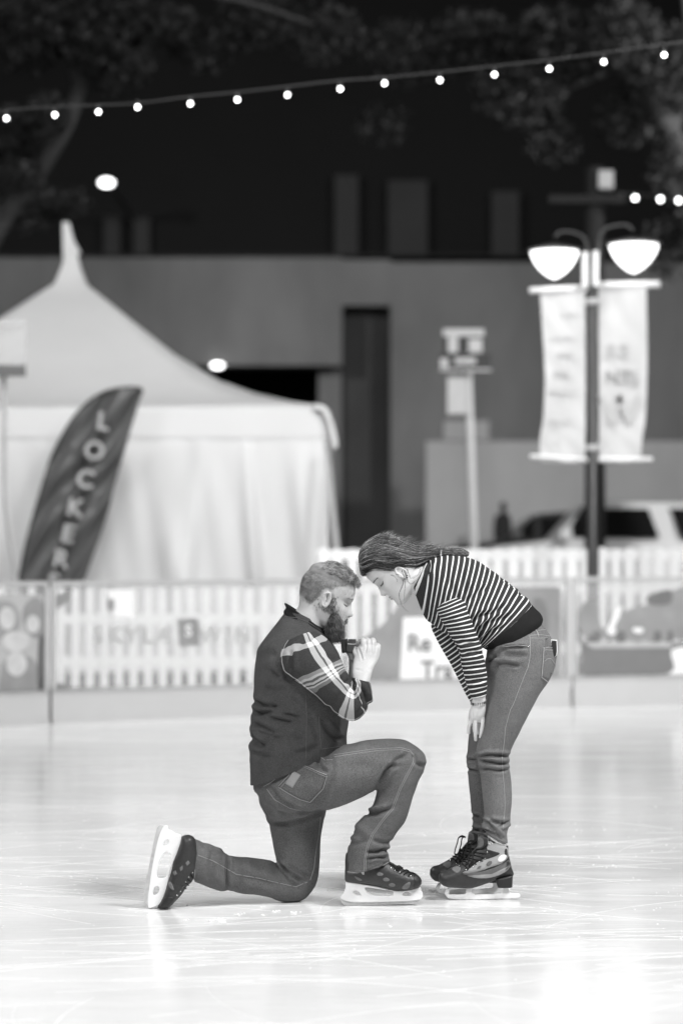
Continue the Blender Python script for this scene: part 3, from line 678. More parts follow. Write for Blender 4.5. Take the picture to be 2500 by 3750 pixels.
# ---- cars
def car(name, px_front, d, L, zr, paint, label, hood=1.05):
    """side-on car facing left"""
    a = Pd(px_front, HY, d); x, y = a[0], a[1]; e = empty(name, (x+L/2, y+.9, 0), label, 'car', 'cars parked behind the fence')
    prof = [(.0, .42), (.03, .75), (.12, hood-.12), (.35, hood-.03), (1.02, hood+.05), (1.10, hood+.08), (1.42, zr-.13), (1.58, zr-.03), (1.9, zr), (L-1.2, zr), (L-.55, zr-.06), (L-.12, hood+.1), (L, hood-.1), (L, .45), (L-.1, .25), (.1, .25)]
    m = MB(); V = []; ys = [(0.0, .93, .10), (.06, 1, .03), (.3, 1, 0), (1.5, 1, 0), (1.74, 1, .03), (1.8, .93, .10)]
    for yy, sc, tum in ys:
        for px_, pz in prof:
            t = max(0, (pz-hood)/(zr-hood)); yo = yy+(.16*t if yy < .9 else -.16*t); V.append((x+L/2+(px_-L/2)*(1-(1-sc)*.2), y+yo, pz*1-(.04*t if sc < 1 else 0)-.0))
    n = len(prof); m.add(V, [tuple(range(n)), tuple((5*n)+j for j in range(n-1, -1, -1))]+[(i*n+j, (i+1)*n+j, (i+1)*n+(j+1) % n, i*n+(j+1) % n) for i in range(5) for j in range(n)])
    build(m, 'body', M[paint], e)
    def win(poly):
        m = MB(); V = [];
        for px_, pz in poly: t = (pz-hood)/(zr-hood); V.append((x+px_, y-.012+.16*t, pz))
        V += [(a_, b_+.03, c_) for a_, b_, c_ in V]; n = len(poly); m.add(V, [tuple(range(n)), tuple(range(2*n-1, n-1, -1))]+[(i, (i+1) % n, (i+1) % n+n, i+n) for i in range(n)]); build(m, 'window', M['glassd'], e, False)
    zb, zt = hood+.10, zr-.08
    win([(1.22, zb), (1.5, zb), (1.5, zt), (1.46, zt)]); win([(1.60, zb), (L*.535, zb), (L*.505, zt), (1.60, zt)]); win([(L*.60, zb), (L-.75, zb), (L-1.0, zt), (L*.565, zt)])
    for wx in (.82, L-.85):
        wh = empty('wheel', (x+wx, y-.02, .29), None, None); wh.parent = e; wh.matrix_parent_inverse = e.matrix_world.inverted()
        for nm, r, mt, dy in (('tyre', .33, 'tyre', 0), ('rim', .2, 'alu', -.012)):
            m = MB(); tube(m, [(x+wx, y-.04+dy, .29), (x+wx, y+.16, .29)], r, 24, 1); build(m, nm, M[mt], wh)
    m = MB(); ball(m, (x+.1, y+.22, hood-.22), (.08, .14, .07)); build(m, 'headlight', M['chrome'], e)
    m = MB(); box(m, (x+1.15, y-.16, hood+.08), (x+1.3, y-.02, hood+.22)); build(m, 'mirror', M[paint], e, False)
car('parked_car', 1740, 33.0, 4.7, 1.80, 'carw', 'silver sport utility car parked behind the right of the fence', 1.22)
car('parked_car', 1590, 36.2, 4.6, 1.70, 'card', 'dark car parked beyond the silver one', 1.22)
# ---- passer-by
e = empty('person', tuple(Pd(1842, HY, 37.4)*np.array([1, 1, 0])), 'distant person in dark clothes standing left of the parked cars', 'person')
m = MB(); dd = 37.4-D0
S = [(1833, 1838, 1851, 1838, dd, .06), (1830, 1850, 1854, 1850, dd, .10), (1832, 1866, 1853, 1866, dd, .08), (1836, 1875, 1850, 1875, dd, .06), (1818, 1886, 1864, 1886, dd, .10), (1810, 1905, 1871, 1905, dd, .14), (1806, 1950, 1873, 1950, dd, .15), (1808, 2000, 1872, 2000, dd, .15), (1820, 2060, 1862, 2060, dd, .12), (1824, 2120, 1858, 2120, dd, .09), (1822, 2218, 1856, 2218, dd, .09)]
loft(m, S, 20, 4); link('body', remesh(m, .02, 2), M['clothd'], e)
m = MB(); loft(m, [(1811, 1890, 1826, 1890, dd-.1, .05), (1806, 1940, 1820, 1940, dd-.1, .045), (1808, 1995, 1820, 1995, dd-.12, .04)], 12, 4); build(m, 'sleeve', M['clothd'], e)
# ---- buildings
e = empty('concrete_building', tuple(Pd(1250, HY, 44)*np.array([1, 1, 0])), 'long low grey concrete building with a dark doorway across the street', 'building')
m = MB()
pbox(m, -900, 938, 1252, 1338, 42, 1.0); pbox(m, -900, 1338, 700, 2300, 42, 1.0); pbox(m, 1252, 950, 1430, 1118, 42, 1.0); pbox(m, 1430, 960, 3400, 2300, 42, 1.0); pbox(m, 1165, 1342, 1250, 2300, 42.6, .4)
build(m, 'wall', M['concrete'], e, False)
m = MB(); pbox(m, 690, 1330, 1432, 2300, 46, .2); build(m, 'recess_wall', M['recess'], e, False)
m = MB(); pbox(m, 1253, 1119, 1429, 2300, 42.75, .1); build(m, 'door_panel', M['doorp'], e, False)
m = MB(); pbox(m, -900, 930, 3400, 938, 41.9, 6); build(m, 'roof', M['recess'], e, False)
m = MB(); a = Pd(796, 1338, 41.8); ball(m, tuple(a), (.11, .11, .045)); build(m, 'wall_light', M['walllight'], e)
e = tag(bpy.data.objects.new('low_wall', None), 'pale low concrete wall with a taller block, behind the cars', 'wall'); C.objects.link(e); e.location = Pd(2000, HY, 38.6)*np.array([1, 1, 0]); bpy.context.view_layer.update()
m = MB(); pbox(m, 1560, 1615, 3300, 2420, 38.6, .3); build(m, 'wall_face', M['concrete2'], e, False)
m = MB(); pbox(m, 1625, 1540, 1790, 1611, 38.6, .3); build(m, 'raised_block', M['concrete2'], e, False)
e = empty('tall_building', tuple(Pd(1250, HY, 58)*np.array([1, 1, 0])), 'tall dark building with vertical piers rising behind the concrete one', 'building')
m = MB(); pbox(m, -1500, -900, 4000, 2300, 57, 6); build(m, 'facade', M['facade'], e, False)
for xa, xb, ya in ((1225, 1312, 640), (1420, 1565, 660), (380, 440, 790), (490, 548, 790), (-300, -200, 600), (1800, 1900, 700), (2500, 2600, 600)):
    m = MB(); pbox(m, xa, ya, xb, 960, 56.4, .6); build(m, 'pier', M['pilaster'], e, False)
m = MB(); a = Pd(390, 668, 50); e2 = empty('wall_lamp', tuple(a), 'small bright oval floodlight high above the white tent', 'lamp')
ball(m, tuple(a), (.15, .15, .08)); build(m, 'lens', M['walllight'], e2)
m = MB(); tube(m, [tuple(a+np.array([0, .2, .05])), tuple(a+np.array([0, 7, .1]))], .05, 8, 1); build(m, 'bracket', M['pole'], e2)
# ---- trees
def tree(label, limbs, blobs, nleaf, seed):
    r = np.random.default_rng(seed); base = limbs[0][0]
    g = Pd(base[0][0] if isinstance(base, tuple) and isinstance(base[0], tuple) else limbs[0][0][0][0], HY, limbs[0][0][0][2])
    e = empty('tree', (g[0], g[1], -.04), label, 'tree', 'trees behind the rink')
    m = MB()
    for pts, rad in limbs: tube(m, [Pd(*p) for p in pts], rad, 10, 4)
    build(m, 'trunk', M['bark'], e)
    m = MB(); V = []; f = []
    for (bx, by, bd, rx, ry, w) in blobs:
        for k in range(int(nleaf*w*1.6)):
            u = r.normal(size=3); u /= np.linalg.norm(u); q = r.uniform(.2, 1)**.5
            c = Pd(bx+u[0]*rx*q, by+u[2]*ry*q, bd+u[1]*q*1.2); n_ = r.normal(size=3); n_ /= np.linalg.norm(n_); t = np.cross(n_, r.normal(size=3)); t /= np.linalg.norm(t); b = np.cross(n_, t); s = r.uniform(.035, .075)
            i = len(V); V += [c-t*s, c-b*s*.5, c+t*s, c+b*s*.5+n_*s*.2]; f.append((i, i+1, i+2, i+3))
    m.add(V, f); build(m, 'crown', M['leaf'], e, False)
d = 28
tree('leaning bare limbed tree with thin foliage at the left edge',
     [([(-420, 2360, d), (-330, 1700, d), (-160, 1120, d), (-10, 830, d), (130, 640, d), (235, 470, d), (290, 330, d)], [.22, .2, .17, .13, .11, .10, .09]),
      ([(290, 340, d), (300, 200, d), (330, 60, d), (430, -60, d)], [.09, .07, .05, .03]), ([(290, 330, d), (250, 200, d), (160, 60, d), (100, -80, d)], [.07, .05, .04, .02]),
      ([(330, 70, d), (400, 30, d), (500, 30, d), (590, 110, d)], [.05, .05, .04, .02]), ([(430, -60, d), (700, -40, d), (950, 20, d), (1150, 90, d)], [.04, .04, .03, .02])],
     [(100, 120, 28, 170, 150, 1), (330, 120, 27.5, 160, 140, 1.2), (430, 230, 28, 130, 130, .8), (30, 500, 28, 110, 120, .6), (180, 420, 27, 90, 90, .35), (60, 640, 27.5, 110, 80, .35), (560, 80, 28, 160, 90, .7), (740, 160, 29, 140, 110, .4), (950, 70, 29, 170, 110, .5), (1180, 120, 29, 160, 120, .3), (230, 740, 29, 110, 60, .3), (80, 780, 29, 130, 80, .35)], 900, 11)
d = 31
tree('broad dark leafy tree rising behind the lamp post at the right',
     [([(2660, 2350, d), (2640, 1500, d), (2560, 900, d), (2460, 480, d), (2270, 240, d), (2250, 60, d), (2260, -100, d)], [.24, .22, .18, .12, .08, .06, .04]), ([(2460, 500, d), (2520, 200, d), (2500, -60, d)], [.09, .06, .04]), ([(2270, 240, d), (2060, 330, d), (1960, 380, d)], [.05, .03, .02]), ([(2250, 60, d), (1950, 90, d), (1650, 130, d), (1450, 190, d)], [.04, .035, .025, .015])],
     [(2050, 150, 30, 200, 140, 1.1), (1900, 330, 30, 180, 140, .7), (2270, 120, 29.5, 160, 140, 1), (2450, 250, 30, 160, 180, 1), (2020, 520, 31, 120, 90, .3), (2300, 430, 31, 140, 110, .5), (2470, 620, 31, 110, 140, .4), (2440, 900, 31, 100, 140, .2), (1720, 150, 31, 170, 130, .5), (1480, 190, 31, 180, 140, .35), (1400, 450, 31, 120, 90, .12)], 800, 13)
# ---- string lights
def stringl(label, pts, bulbs, d0, d1, drop, r, ell):
    f_ = lambda px: d0+(d1-d0)*(px/2500.)
    e = empty('string_lights', tuple(Pd(*pts[0], f_(pts[0][0]))), label, 'string lights', 'strings of bulbs over the rink')
    m = MB(); tube(m, [Pd(x, y, f_(x)) for x, y in pts], .006, 6, 8); build(m, 'cable', M['pole'], e)
    for x, y in bulbs:
        dd = f_(x); a = Pd(x, y, dd); b = empty('bulb', tuple(a), None, None); b.parent = e; b.matrix_parent_inverse = e.matrix_world.inverted()
        m = MB(); ball(m, tuple(a), (r, r, r*1.1)); build(m, 'globe', M['bulb'], b)
        m = MB(); tube(m, [tuple(a+np.array([0, 0, r*.9])), tuple(a+np.array([0, 0, r+drop]))], .012, 8, 1); build(m, 'socket', M['pole'], b)
k = 1.5944
stringl('long string of round bulbs sloping across the top of the photo', [(-60, 412), (24, 402), (200, 389), (360, 383), (504, 376), (697, 352), (870, 336), (1052, 315), (1245, 293), (1408, 282), (1610, 262), (1810, 240), (2010, 218), (2210, 191), (2431, 160), (2560, 145)],
        [(x*k, y*k) for x, y in ((15, 271), (126, 263), (226, 256), (316, 245), (437, 237), (545, 228), (660, 217), (781, 203), (883, 190), (1010, 183), (1135, 170), (1261, 157), (1386, 141), (1525, 125))], 15.6, 15.6, .03, .013, 1)
stringl('short string of bulbs leaving the utility pole to the right', [(2215, 700), (2350, 712), (2480, 722), (2560, 726)], [(x*k, y*k) for x, y in ((1425, 452), (1458, 454), (1516, 457), (1558, 460))], 26, 26, .03, .022, 1)
# ================================================================== THE PEOPLE
def zs(f): return f
class Head:
    """profile-driven head: local x forward, y sideways, z up (metres); placed by origin, forward f and up u"""
    #      z     back   front  halfwidth
    TAB = np.array([(-.120, .042, .080, .012), (-.116, .030, .090, .026), (-.104, .000, .098, .043), (-.085, -.045, .097, .055), (-.062, -.075, .096, .061), (-.038, -.092, .093, .067),
                    (-.010, -.102, .089, .071), (.010, -.107, .088, .073), (.030, -.110, .094, .076), (.055, -.109, .094, .078), (.080, -.100, .085, .075), (.100, -.083, .068, .064), (.115, -.058, .043, .046), (.123, -.033, .020, .026), (.126, -.015, .004, .010)])
    def __init__(s, O, f, sc, yaw=0.0, fem=False):
        s.O = np.array(O, float); s.f = np.array(f, float)/np.linalg.norm(f); s.u = np.array([-s.f[2], 0, s.f[0]]) if f[0] > 0 else np.array([s.f[2], 0, -s.f[0]])
        s.l = np.array([0, 1., 0]); s.sc = sc; s.fem = fem
        if yaw: c, si = math.cos(yaw), math.sin(yaw); s.f, s.l = s.f*c+s.l*si, s.l*c-s.f*si
        # nose profile
        s.nz = np.array([-.052, -.046, -.041, -.034, -.027, -.015, 0, .012, .024, .034]); s.na = np.array([0, .004, .014, .022, .024, .016, .009, .005, .003, 0])*(.92 if fem else 1)
    def row(s, z):
        T = s.TAB; return [np.interp(z, T[:, 0], T[:, k]) for k in (1, 2, 3)]
    def disp(s, y, z):
        nw = np.interp(z, [-.045, -.03, 0, .03], [.013, .013, .008, .010])
        d = np.interp(z, s.nz, s.na)*math.exp(-(y/nw)**2)
        d += .0055*math.exp(-((z+.057)/.005)**2)*math.exp(-(y/.022)**2)+.0050*math.exp(-((z+.070)/.005)**2)*math.exp(-(y/.019)**2)-.003*math.exp(-((z+.0635)/.0022)**2)*math.exp(-(y/.024)**2)
        d += .006*math.exp(-((z+.103)/.012)**2)*math.exp(-(y/.02)**2)
        d -= .011*math.exp(-((z-.006)/.013)**2)*math.exp(-((abs(y)-.033)/.016)**2)
        d += .0065*math.exp(-((z-.003)/.007)**2)*math.exp(-((abs(y)-.033)/.012)**2)
        d += .004*math.exp(-((z-.027)/.007)**2)*math.exp(-((abs(y)-.028)/.02)**2)
        d += .004*math.exp(-((z+.022)/.016)**2)*math.exp(-((abs(y)-.045)/.015)**2)
        return d
    def local(s, z, th, off=0.0):
        b, fr, w = s.row(z); xc = (b*.55+fr*.45); e = 2/2.25; c, sn = math.cos(th), math.sin(th)
        y = w*math.copysign(abs(sn)**e, sn); x = xc+(fr-xc if c > 0 else xc-b)*math.copysign(abs(c)**e, c)
        if c > 0: x += s.disp(y, z)*min(1, c*1.6)
        n = np.array([c, sn, max(0, (z-.06)/.07)]); n /= np.linalg.norm(n)
        return np.array([x, y, z])+n*off
    def world(s, p): return s.O+s.sc*(p[0]*s.f+p[1]*s.l+p[2]*s.u)
    def facex(s, y, z):
        b, fr, w = s.row(z); xc = b*.55+fr*.45; q = min(.999, abs(y)/w); return xc+(fr-xc)*(1-q**2.25)**(1/2.25)+s.disp(y, z)
    def on(s, y, z, off=.001): return s.world(np.array([s.facex(y, z)+off, y, z]))
    def mesh(s, mb, nz=90, nt=96):
        Z = [-.120+(.246)*(.5-.5*math.cos(math.pi*i/nz)) for i in range(nz+1)]
        V = [s.world(s.local(z, 2*math.pi*j/nt)) for z in Z for j in range(nt)]
        f = [(i*nt+j, i*nt+(j+1) % nt, (i+1)*nt+(j+1) % nt, (i+1)*nt+j) for i in range(nz) for j in range(nt)]+[tuple(range(nt-1, -1, -1)), tuple(nz*nt+j for j in range(nt))]
        mb.add(V, f)
    def ear(s, mb, ex, ez, side, h=.029, w=.0155):
        y0 = side*(s.row(ez)[2]*.97); pts = []
        for i in range(15):
            a = math.radians(-60+i*22.5*.98); pts.append(s.world(np.array([ex-w*.95*math.cos(a), y0+side*(.008+.004*math.sin(a)), ez+h*math.sin(a) if math.sin(a) > -.8 else ez+h*math.sin(a)])))
        tube(mb, pts, .0036*s.sc, 7, 2)
        tube(mb, [s.world(np.array([ex-.010+.004*k, y0+side*.006, ez+h*(.62-.42*k)])) for k in range(4)], .0035*s.sc, 6, 2)
        c = s.world(np.array([ex-.002, y0+side*.003, ez])); V = []
        for i in range(5):
            for j in range(16):
                a = 2*math.pi*j/16; r = i/4; V.append(s.world(np.array([ex-.002+w*.95*r*math.cos(a), y0+side*(.004+.005*r*r), ez+h*.95*r*math.sin(a)])))
        k = len(V); V += [s.world(np.array([ex-.002+w*.9*math.cos(2*math.pi*j/16), y0-side*.006, ez+h*.9*math.sin(2*math.pi*j/16)])) for j in range(16)]
        f = [(i*16+j, i*16+(j+1) % 16, (i+1)*16+(j+1) % 16, (i+1)*16+j) for i in range(4) for j in range(16)]+[(64+j, 64+(j+1) % 16, k+(j+1) % 16, k+j) for j in range(16)]+[tuple(k+j for j in range(15, -1, -1))]
        mb.add(V, f)
        ball(mb, tuple(s.world(np.array([ex+.004, y0+side*.004, ez-h*.9]))), (.006, .004, .007))
def norm(v): return np.array(v)/np.linalg.norm(v)

# ------------------------------------------------------------------ THE KNEELING MAN
YM = .03
man = empty('person', tuple(P(1110, 3310, .03)*np.array([1, 1, 0])), 'bearded man in dark vest and plaid shirt kneeling on one knee, holding a ring box', 'person')
hm = Head(P(1199, 2190, YM), (math.cos(math.radians(20)), 0, -math.sin(math.radians(20))), .96)
# skin: head, neck, trunk under the clothes, both forearms and hands, legs under the jeans
m = MB(); hm.mesh(m); hm.ear(m, -.002, -.006, -1); hm.ear(m, -.002, -.006, 1)
loft(m, [(1108, 2140, 1215, 2190, YM, .050), (1097, 2180, 1208, 2238, YM, .058), (1094, 2215, 1190, 2285, YM, .062), (1075, 2250, 1180, 2318, YM, .068), (1040, 2310, 1190, 2360, YM, .10), (990, 2400, 1210, 2420, YM, .15), (975, 2600, 1225, 2600, YM, .15), (965, 2780, 1225, 2740, YM, .13), (980, 2880, 1200, 2830, YM+.02, .12)], 32, 4)
loft(m, [(1050, 2380, 1150, 2330, -.10, .05), (1120, 2470, 1220, 2400, -.16, .045), (1220, 2580, 1275, 2490, -.195, .042), (1300, 2600, 1310, 2520, -.20, .040), (1330, 2570, 1312, 2520, -.20, .04)], 20, 4)
FA = [(1298, 2560, 1350, 2560, -.195, .036), (1289, 2515, 1352, 2508, -.185, .037), (1287, 2475, 1361, 2468, -.165, .033), (1290, 2445, 1368, 2445, -.145, .028), (1294, 2418, 1384, 2418, -.125, .026), (1300, 2395, 1391, 2395, -.115, .026), (1308, 2374, 1388, 2376, -.110, .025), (1318, 2360, 1378, 2362, -.105, .022), (1326, 2354, 1370, 2356, -.10, .014)]
loft(m, FA, 28, 5)
for pts, r in (([(1330, 2372, -.118), (1331, 2350, -.112), (1322, 2347, -.085), (1306, 2360, -.070), (1298, 2372, -.062)], [.011, .0115, .010, .009, .007]),
               ([(1352, 2374, -.118), (1349, 2354, -.112), (1342, 2346, -.082), (1324, 2356, -.062), (1310, 2370, -.055)], [.011, .011, .0105, .009, .007]),
               ([(1366, 2374, -.116), (1366, 2350, -.108), (1362, 2346, -.080), (1345, 2360, -.055), (1325, 2380, -.05)], [.011, .0115, .010, .009, .007]),
               ([(1380, 2392, -.112), (1384, 2370, -.104), (1380, 2364, -.080), (1362, 2376, -.058), (1345, 2392, -.052)], [.010, .0105, .0095, .008, .007]),
               ([(1326, 2425, -.120), (1308, 2402, -.118), (1300, 2385, -.098), (1299, 2371, -.080)], [.015, .012, .010, .0085])):
    tube(m, [P(*p) for p in pts], r, 12, 5)
# far (left) arm: upper arm hidden by the trunk, forearm and hand under the box
loft(m, [(1100, 2380, 1200, 2350, .17, .05), (1180, 2520, 1250, 2470, .22, .045), (1222, 2590, 1270, 2520, .20, .040), (1255, 2560, 1290, 2530, .15, .036), (1272, 2500, 1300, 2496, .07, .030), (1277, 2450, 1304, 2450, .015, .025), (1276, 2420, 1304, 2420, -.015, .030), (1277, 2400, 1302, 2400, -.03, .034), (1280, 2392, 1298, 2392, -.035, .026)], 24, 5)
for y in (-.065, -.045, -.022, .0): tube(m, [P(1288, 2412, y*.8), P(1280, 2396, y), P(1272, 2384, y), P(1266, 2375, y*.95)], [.010, .0095, .0085, .007], 10, 4)
tube(m, [P(1296, 2425, -.04), P(1302, 2405, -.06), P(1300, 2388, -.062), P(1296, 2377, -.058)], [.012, .011, .0095, .008], 10, 4)
# legs inside the jeans
loft(m, [(990, 2840, 1200, 2790, 0, .12), (1050, 2910, 1260, 2785, -.05, .07), (1230, 2905, 1380, 2760, -.055, .055), (1400, 2860, 1490, 2790, -.055, .042), (1400, 2930, 1490, 2905, -.055, .038), (1335, 3050, 1415, 3040, -.055, .035), (1285, 3190, 1400, 3150, -.055, .04), (1290, 3215, 1420, 3190, -.055, .035)], 20, 4)
loft(m, [(1000, 2860, 1200, 2850, .08, .10), (1020, 3060, 1145, 3060, .10, .055), (1045, 3175, 1120, 3215, .085, .045), (1020, 3205, 1055, 3265, .055, .035), (930, 3180, 930, 3240, .015, .03), (800, 3150, 805, 3225, -.055, .028), (690, 3095, 705, 3190, -.09, .028), (665, 3090, 680, 3185, -.112, .028)], 20, 4)
mb_body = m; bodyme = remesh(m, .0026, 2, .4)
crease(bodyme, [([(1341, 2345), (1343, 2368), (1338, 2392)], 2.6, 2.6), ([(1356, 2343), (1360, 2368), (1358, 2394)], 2.6, 2.6), ([(1374, 2352), (1376, 2376), (1372, 2400)], 2.6, 2.6), ([(1312, 2372), (1322, 2398), (1326, 2420)], 3.5, 2.5), ([(1300, 2452), (1330, 2458), (1358, 2452)], 4, 1.5)], 1.0)
body = link('body', bodyme, M['skin'], man)
# short hair: hair-coloured cap + combed strands
def hair_len(x, y, z):
    top = np.clip((z-.070)/.025, 0, 1); return top
def is_hair(p):
    x, y, z = p
    if x > .05: return z > .078
    if x > .012: return z > .052+(x-.012)*.5
    if x > -.030: return z > .036 or (x < -.022 and z > .01)
    return z > -.058+max(0, (x+.06))*2.0
m1 = MB(); m2 = MB(); sc = []; tops = []
for k in range(17000):
    z = random.uniform(-.06, .1255)
    if random.random() > (.35+.65*math.sqrt(max(0, 1-(max(0, z)/.13)**2))): pass
    th = random.uniform(0, 2*math.pi); p = hm.local(z, th)
    if p[1] > .03 and random.random() < .6: continue
    if not is_hair(p) and random.random() > .12*(1 if abs(p[2]-.05) < .02 or p[0] < -.02 else 0): continue
    n = norm([p[0]+.005, p[1]*1.1, max(0, p[2])*.9]); t = hair_len(*p)
    if t < .5:
        L = .006+.008*max(0, (z+.03)/.1)*random.uniform(.6, 1.2); dr = norm([-.5+.3*random.random(), .15*random.gauss(0, 1), -1.0 if p[0] > -.03 else -1.1]); q = [p-n*.001, p+n*.003+dr*L*.5, p+n*.0045+dr*L]
        sc.append([hm.world(a) for a in q])
    else:
        fr = np.clip((p[0]+.08)/.16, 0, 1); L = random.uniform(.022, .036)*(1-.45*fr); dr = norm([1.0, random.gauss(0, .28), -.75*fr*fr+.25*(1-fr)+random.gauss(0, .14)]); lift = .012+.006*fr
        q = [p-n*.001, p+n*lift*.6+dr*L*.3, p+n*lift*random.uniform(.8, 1.25)+dr*L*.7, p+n*lift*(.9-.6*fr)+dr*L-np.array([0, 0, .007*fr])]
        tops.append([hm.world(a) for a in q])
strands(m1, sc, .0006); build(m1, 'short_hair', M['hairm'], man)
strands(m2, tops, .0008); build(m2, 'top_hair', M['hairmt'], man)
m = MB(); nz, nt = 60, 72; V = []; keep = []
Z = [-.05+.176*(i/nz) for i in range(nz+1)]
for z in Z:
    for j in range(nt):
        p = hm.local(z, 2*math.pi*j/nt, .0022 if z < .075 else .0022+.010*min(1, (z-.075)/.02)); keep.append(is_hair(hm.local(z, 2*math.pi*j/nt))); V.append(hm.world(p))
f = [(i*nt+j, i*nt+(j+1) % nt, (i+1)*nt+(j+1) % nt, (i+1)*nt+j) for i in range(nz) for j in range(nt) if keep[i*nt+j] and keep[(i+1)*nt+j] and keep[i*nt+(j+1) % nt]]+[tuple(nz*nt+j for j in range(nt))]
m.add(V, f); build(m, 'hair_base', M['scalp'], man)
# beard
m = MB(); loft(m, [(1206, 2240, 1234, 2240, YM, .058), (1195, 2256, 1244, 2252, YM, .067), (1188, 2280, 1250, 2272, YM, .066), (1186, 2305, 1253, 2298, YM, .060), (1196, 2326, 1254, 2320, YM, .050), (1210, 2338, 1246, 2338, YM, .034)], 40, 5)
bm_ = remesh(m, .004, 3); rough(bm_, .0025, .02, 3); link('beard_base', bm_, M['beardb'], man); bt = getco(bm_); bn = getno(bm_)
bs = []
for k in RNG.integers(0, len(bt), 7000):
    p = bt[k]; n = bn[k]; d = norm([.25+random.gauss(0, .35), random.gauss(0, .3), -1]); L = random.uniform(.008, .020); bs.append([p-n*.002, p+n*.0035+d*L*.5, p+n*.005*random.uniform(.3, 1.4)+d*L])
for k in range(900):      # thin sideburn and cheek hair fading upward
    t = random.random()**.7; x = random.gauss(.004+.045*max(0, t-.3), .009+.016*t); z = .025-.075*t
    for sd in (-1,) if random.random() < .8 else (1,):
        b, fr, w = hm.row(z); xc = b*.55+fr*.45; q = min(.98, abs((x-xc)/(fr-xc))); y = sd*w*(1-q**2.25)**(1/2.25); p = hm.world(np.array([x, y, z])); L = .007; bs.append([p, p+np.array([.001, sd*.003, -L*.5]), p+np.array([.0015, sd*.003, -L])])
for k in range(260):       # moustache
    y = random.uniform(-.024, .024); z = -.050-abs(y)*.35+random.gauss(0, .002); p = hm.on(y, z, 0); bs.append([p, p+np.array([.002, y*.1, -.006]), p+np.array([.001, y*.25, -.013])])
m = MB(); strands(m, bs, .0006); build(m, 'beard', M['beard'], man)
m = MB(); st = []
for sd in (-1, 1):
    for k in range(70): y = sd*random.uniform(.014, .048); z = .027-.10*(abs(y)-.03)**2*10+random.gauss(0, .0015); p = hm.on(y, z, 0); p2 = hm.on(y+sd*.006, z+.001, .0018); st.append([p, (p+p2)/2+hm.f*.001, p2])
strands(m, st, .0005); build(m, 'eyebrows', M['hairm'], man)
m = MB()
for sd in (-1, 1): tube(m, [hm.on(sd*y, z, .0006) for y, z in ((.020, .000), (.027, -.003), (.035, -.0035), (.043, -.001), (.047, .002))], [.0006, .0014, .0016, .0014, .0006], 6, 3)
for sd in (-1, 1): ball(m, tuple(hm.on(sd*.0085, -.040, -.0012)), (.003, .0035, .002), 8, 6)  # dark balls paint the shade inside the nostrils
build(m, 'lashes_nostrils', M['dark'], man)
m = MB(); tube(m, [hm.world(np.array([-.003+.002*k, -(hm.row(-.01)[2]+.006), -.006-.003*k])) for k in range(3)], .0022, 6, 2); build(m, 'ear_hollow_shade', M['earh'], man)  # darker tube paints the shade inside the ear
# vest
VS = [(1052, 2222, 1168, 2280, YM, .070), (1038, 2250, 1196, 2325, YM, .085), (1010, 2285, 1212, 2350, YM, .135, 2.1), (965, 2345, 1236, 2388, YM, .185, 2.3), (940, 2400, 1255, 2432, YM, .212, 2.4), (931, 2470, 1268, 2480, YM, .218, 2.4), (928, 2550, 1276, 2550, YM, .212, 2.4), (922, 2620, 1277, 2612, YM, .206, 2.4), (915, 2690, 1273, 2668, YM, .200, 2.4), (914, 2760, 1269, 2700, YM, .196, 2.4), (916, 2830, 1270, 2725, YM, .190, 2.4), (918, 2873, 1272, 2738, YM, .186, 2.4)]
m = MB(); R = loft(m, VS, 150, 14, caps=True, lin=False); vme = m.mesh('vest')
def cA(*pts): return [(850+x/2.613, 1900+y/2.613) for x, y in pts]
rough(vme, .0016, .16, 5, 3)
crease(vme, [(cA((195, 1740), (290, 1790), (440, 1800)), 9, 11), (cA((190, 1835), (260, 1865), (390, 1845)), 9, 12), (cA((350, 1905), (470, 1930), (570, 1950)), 8, 9), (cA((480, 1880), (560, 1880), (640, 1905)), 7, 7),
             (cA((195, 1960), (300, 2000), (420, 2060)), 9, 10), (cA((170, 2080), (230, 2150), (310, 2190)), 13, 15), (cA((180, 2230), (260, 2260), (380, 2290)), 12, 7), (cA((220, 2030), (330, 2070), (450, 2110)), 8, 7),
             (cA((350, 1450), (420, 1500), (540, 1545)), 9, 8), (cA((480, 1440), (530, 1520), (580, 1570)), 10, 10), (cA((460, 1390), (470, 1460), (520, 1530)), 7, 8), (cA((300, 1620), (400, 1650), (520, 1640)), 12, 5),
             (cA((560, 1720), (640, 1790), (690, 1880)), 11, 5), (cA((520, 2060), (600, 2110), (690, 2130)), 12, 5), (cA((600, 2250), (720, 2230), (830, 2170)), 12, 5), (cA((250, 1350), (330, 1300), (430, 1290)), 16, 4), (cA((740, 1900), (790, 2000), (830, 2120)), 9, 5), (cA((870, 1960), (950, 2060), (1040, 2130)), 10, 6)], 1.4)
vest = link('vest', vme, M['vest'], man); vt = bvh(vme)
m = MB(); seam(m, vt, cA((705, 1690), (712, 1900), (708, 2100), (705, 2300)), .0011, .0004); seam(m, vt, cA((830, 1895), (838, 2050), (850, 2205), (1040, 2180)), .0014, .0006)
seam(m, vt, cA((500, 935), (620, 950), (720, 985), (800, 1040), (860, 1080)), .0012, .0004)
build(m, 'stitching', M['piping'], vest)
m = MB(); loft(m, [(1040, 2254, 1206, 2346, YM, .088), (1038, 2240, 1200, 2330, YM, .080), (1046, 2226, 1192, 2314, YM, .073), (1041, 2211, 1186, 2304, YM, .070), (1047, 2209, 1182, 2301, YM, .066), (1058, 2222, 1178, 2300, YM, .064), (1064, 2245, 1180, 2320, YM, .064)], 80, 4, caps=False)
build(m, 'collar', M['collar'], vest)
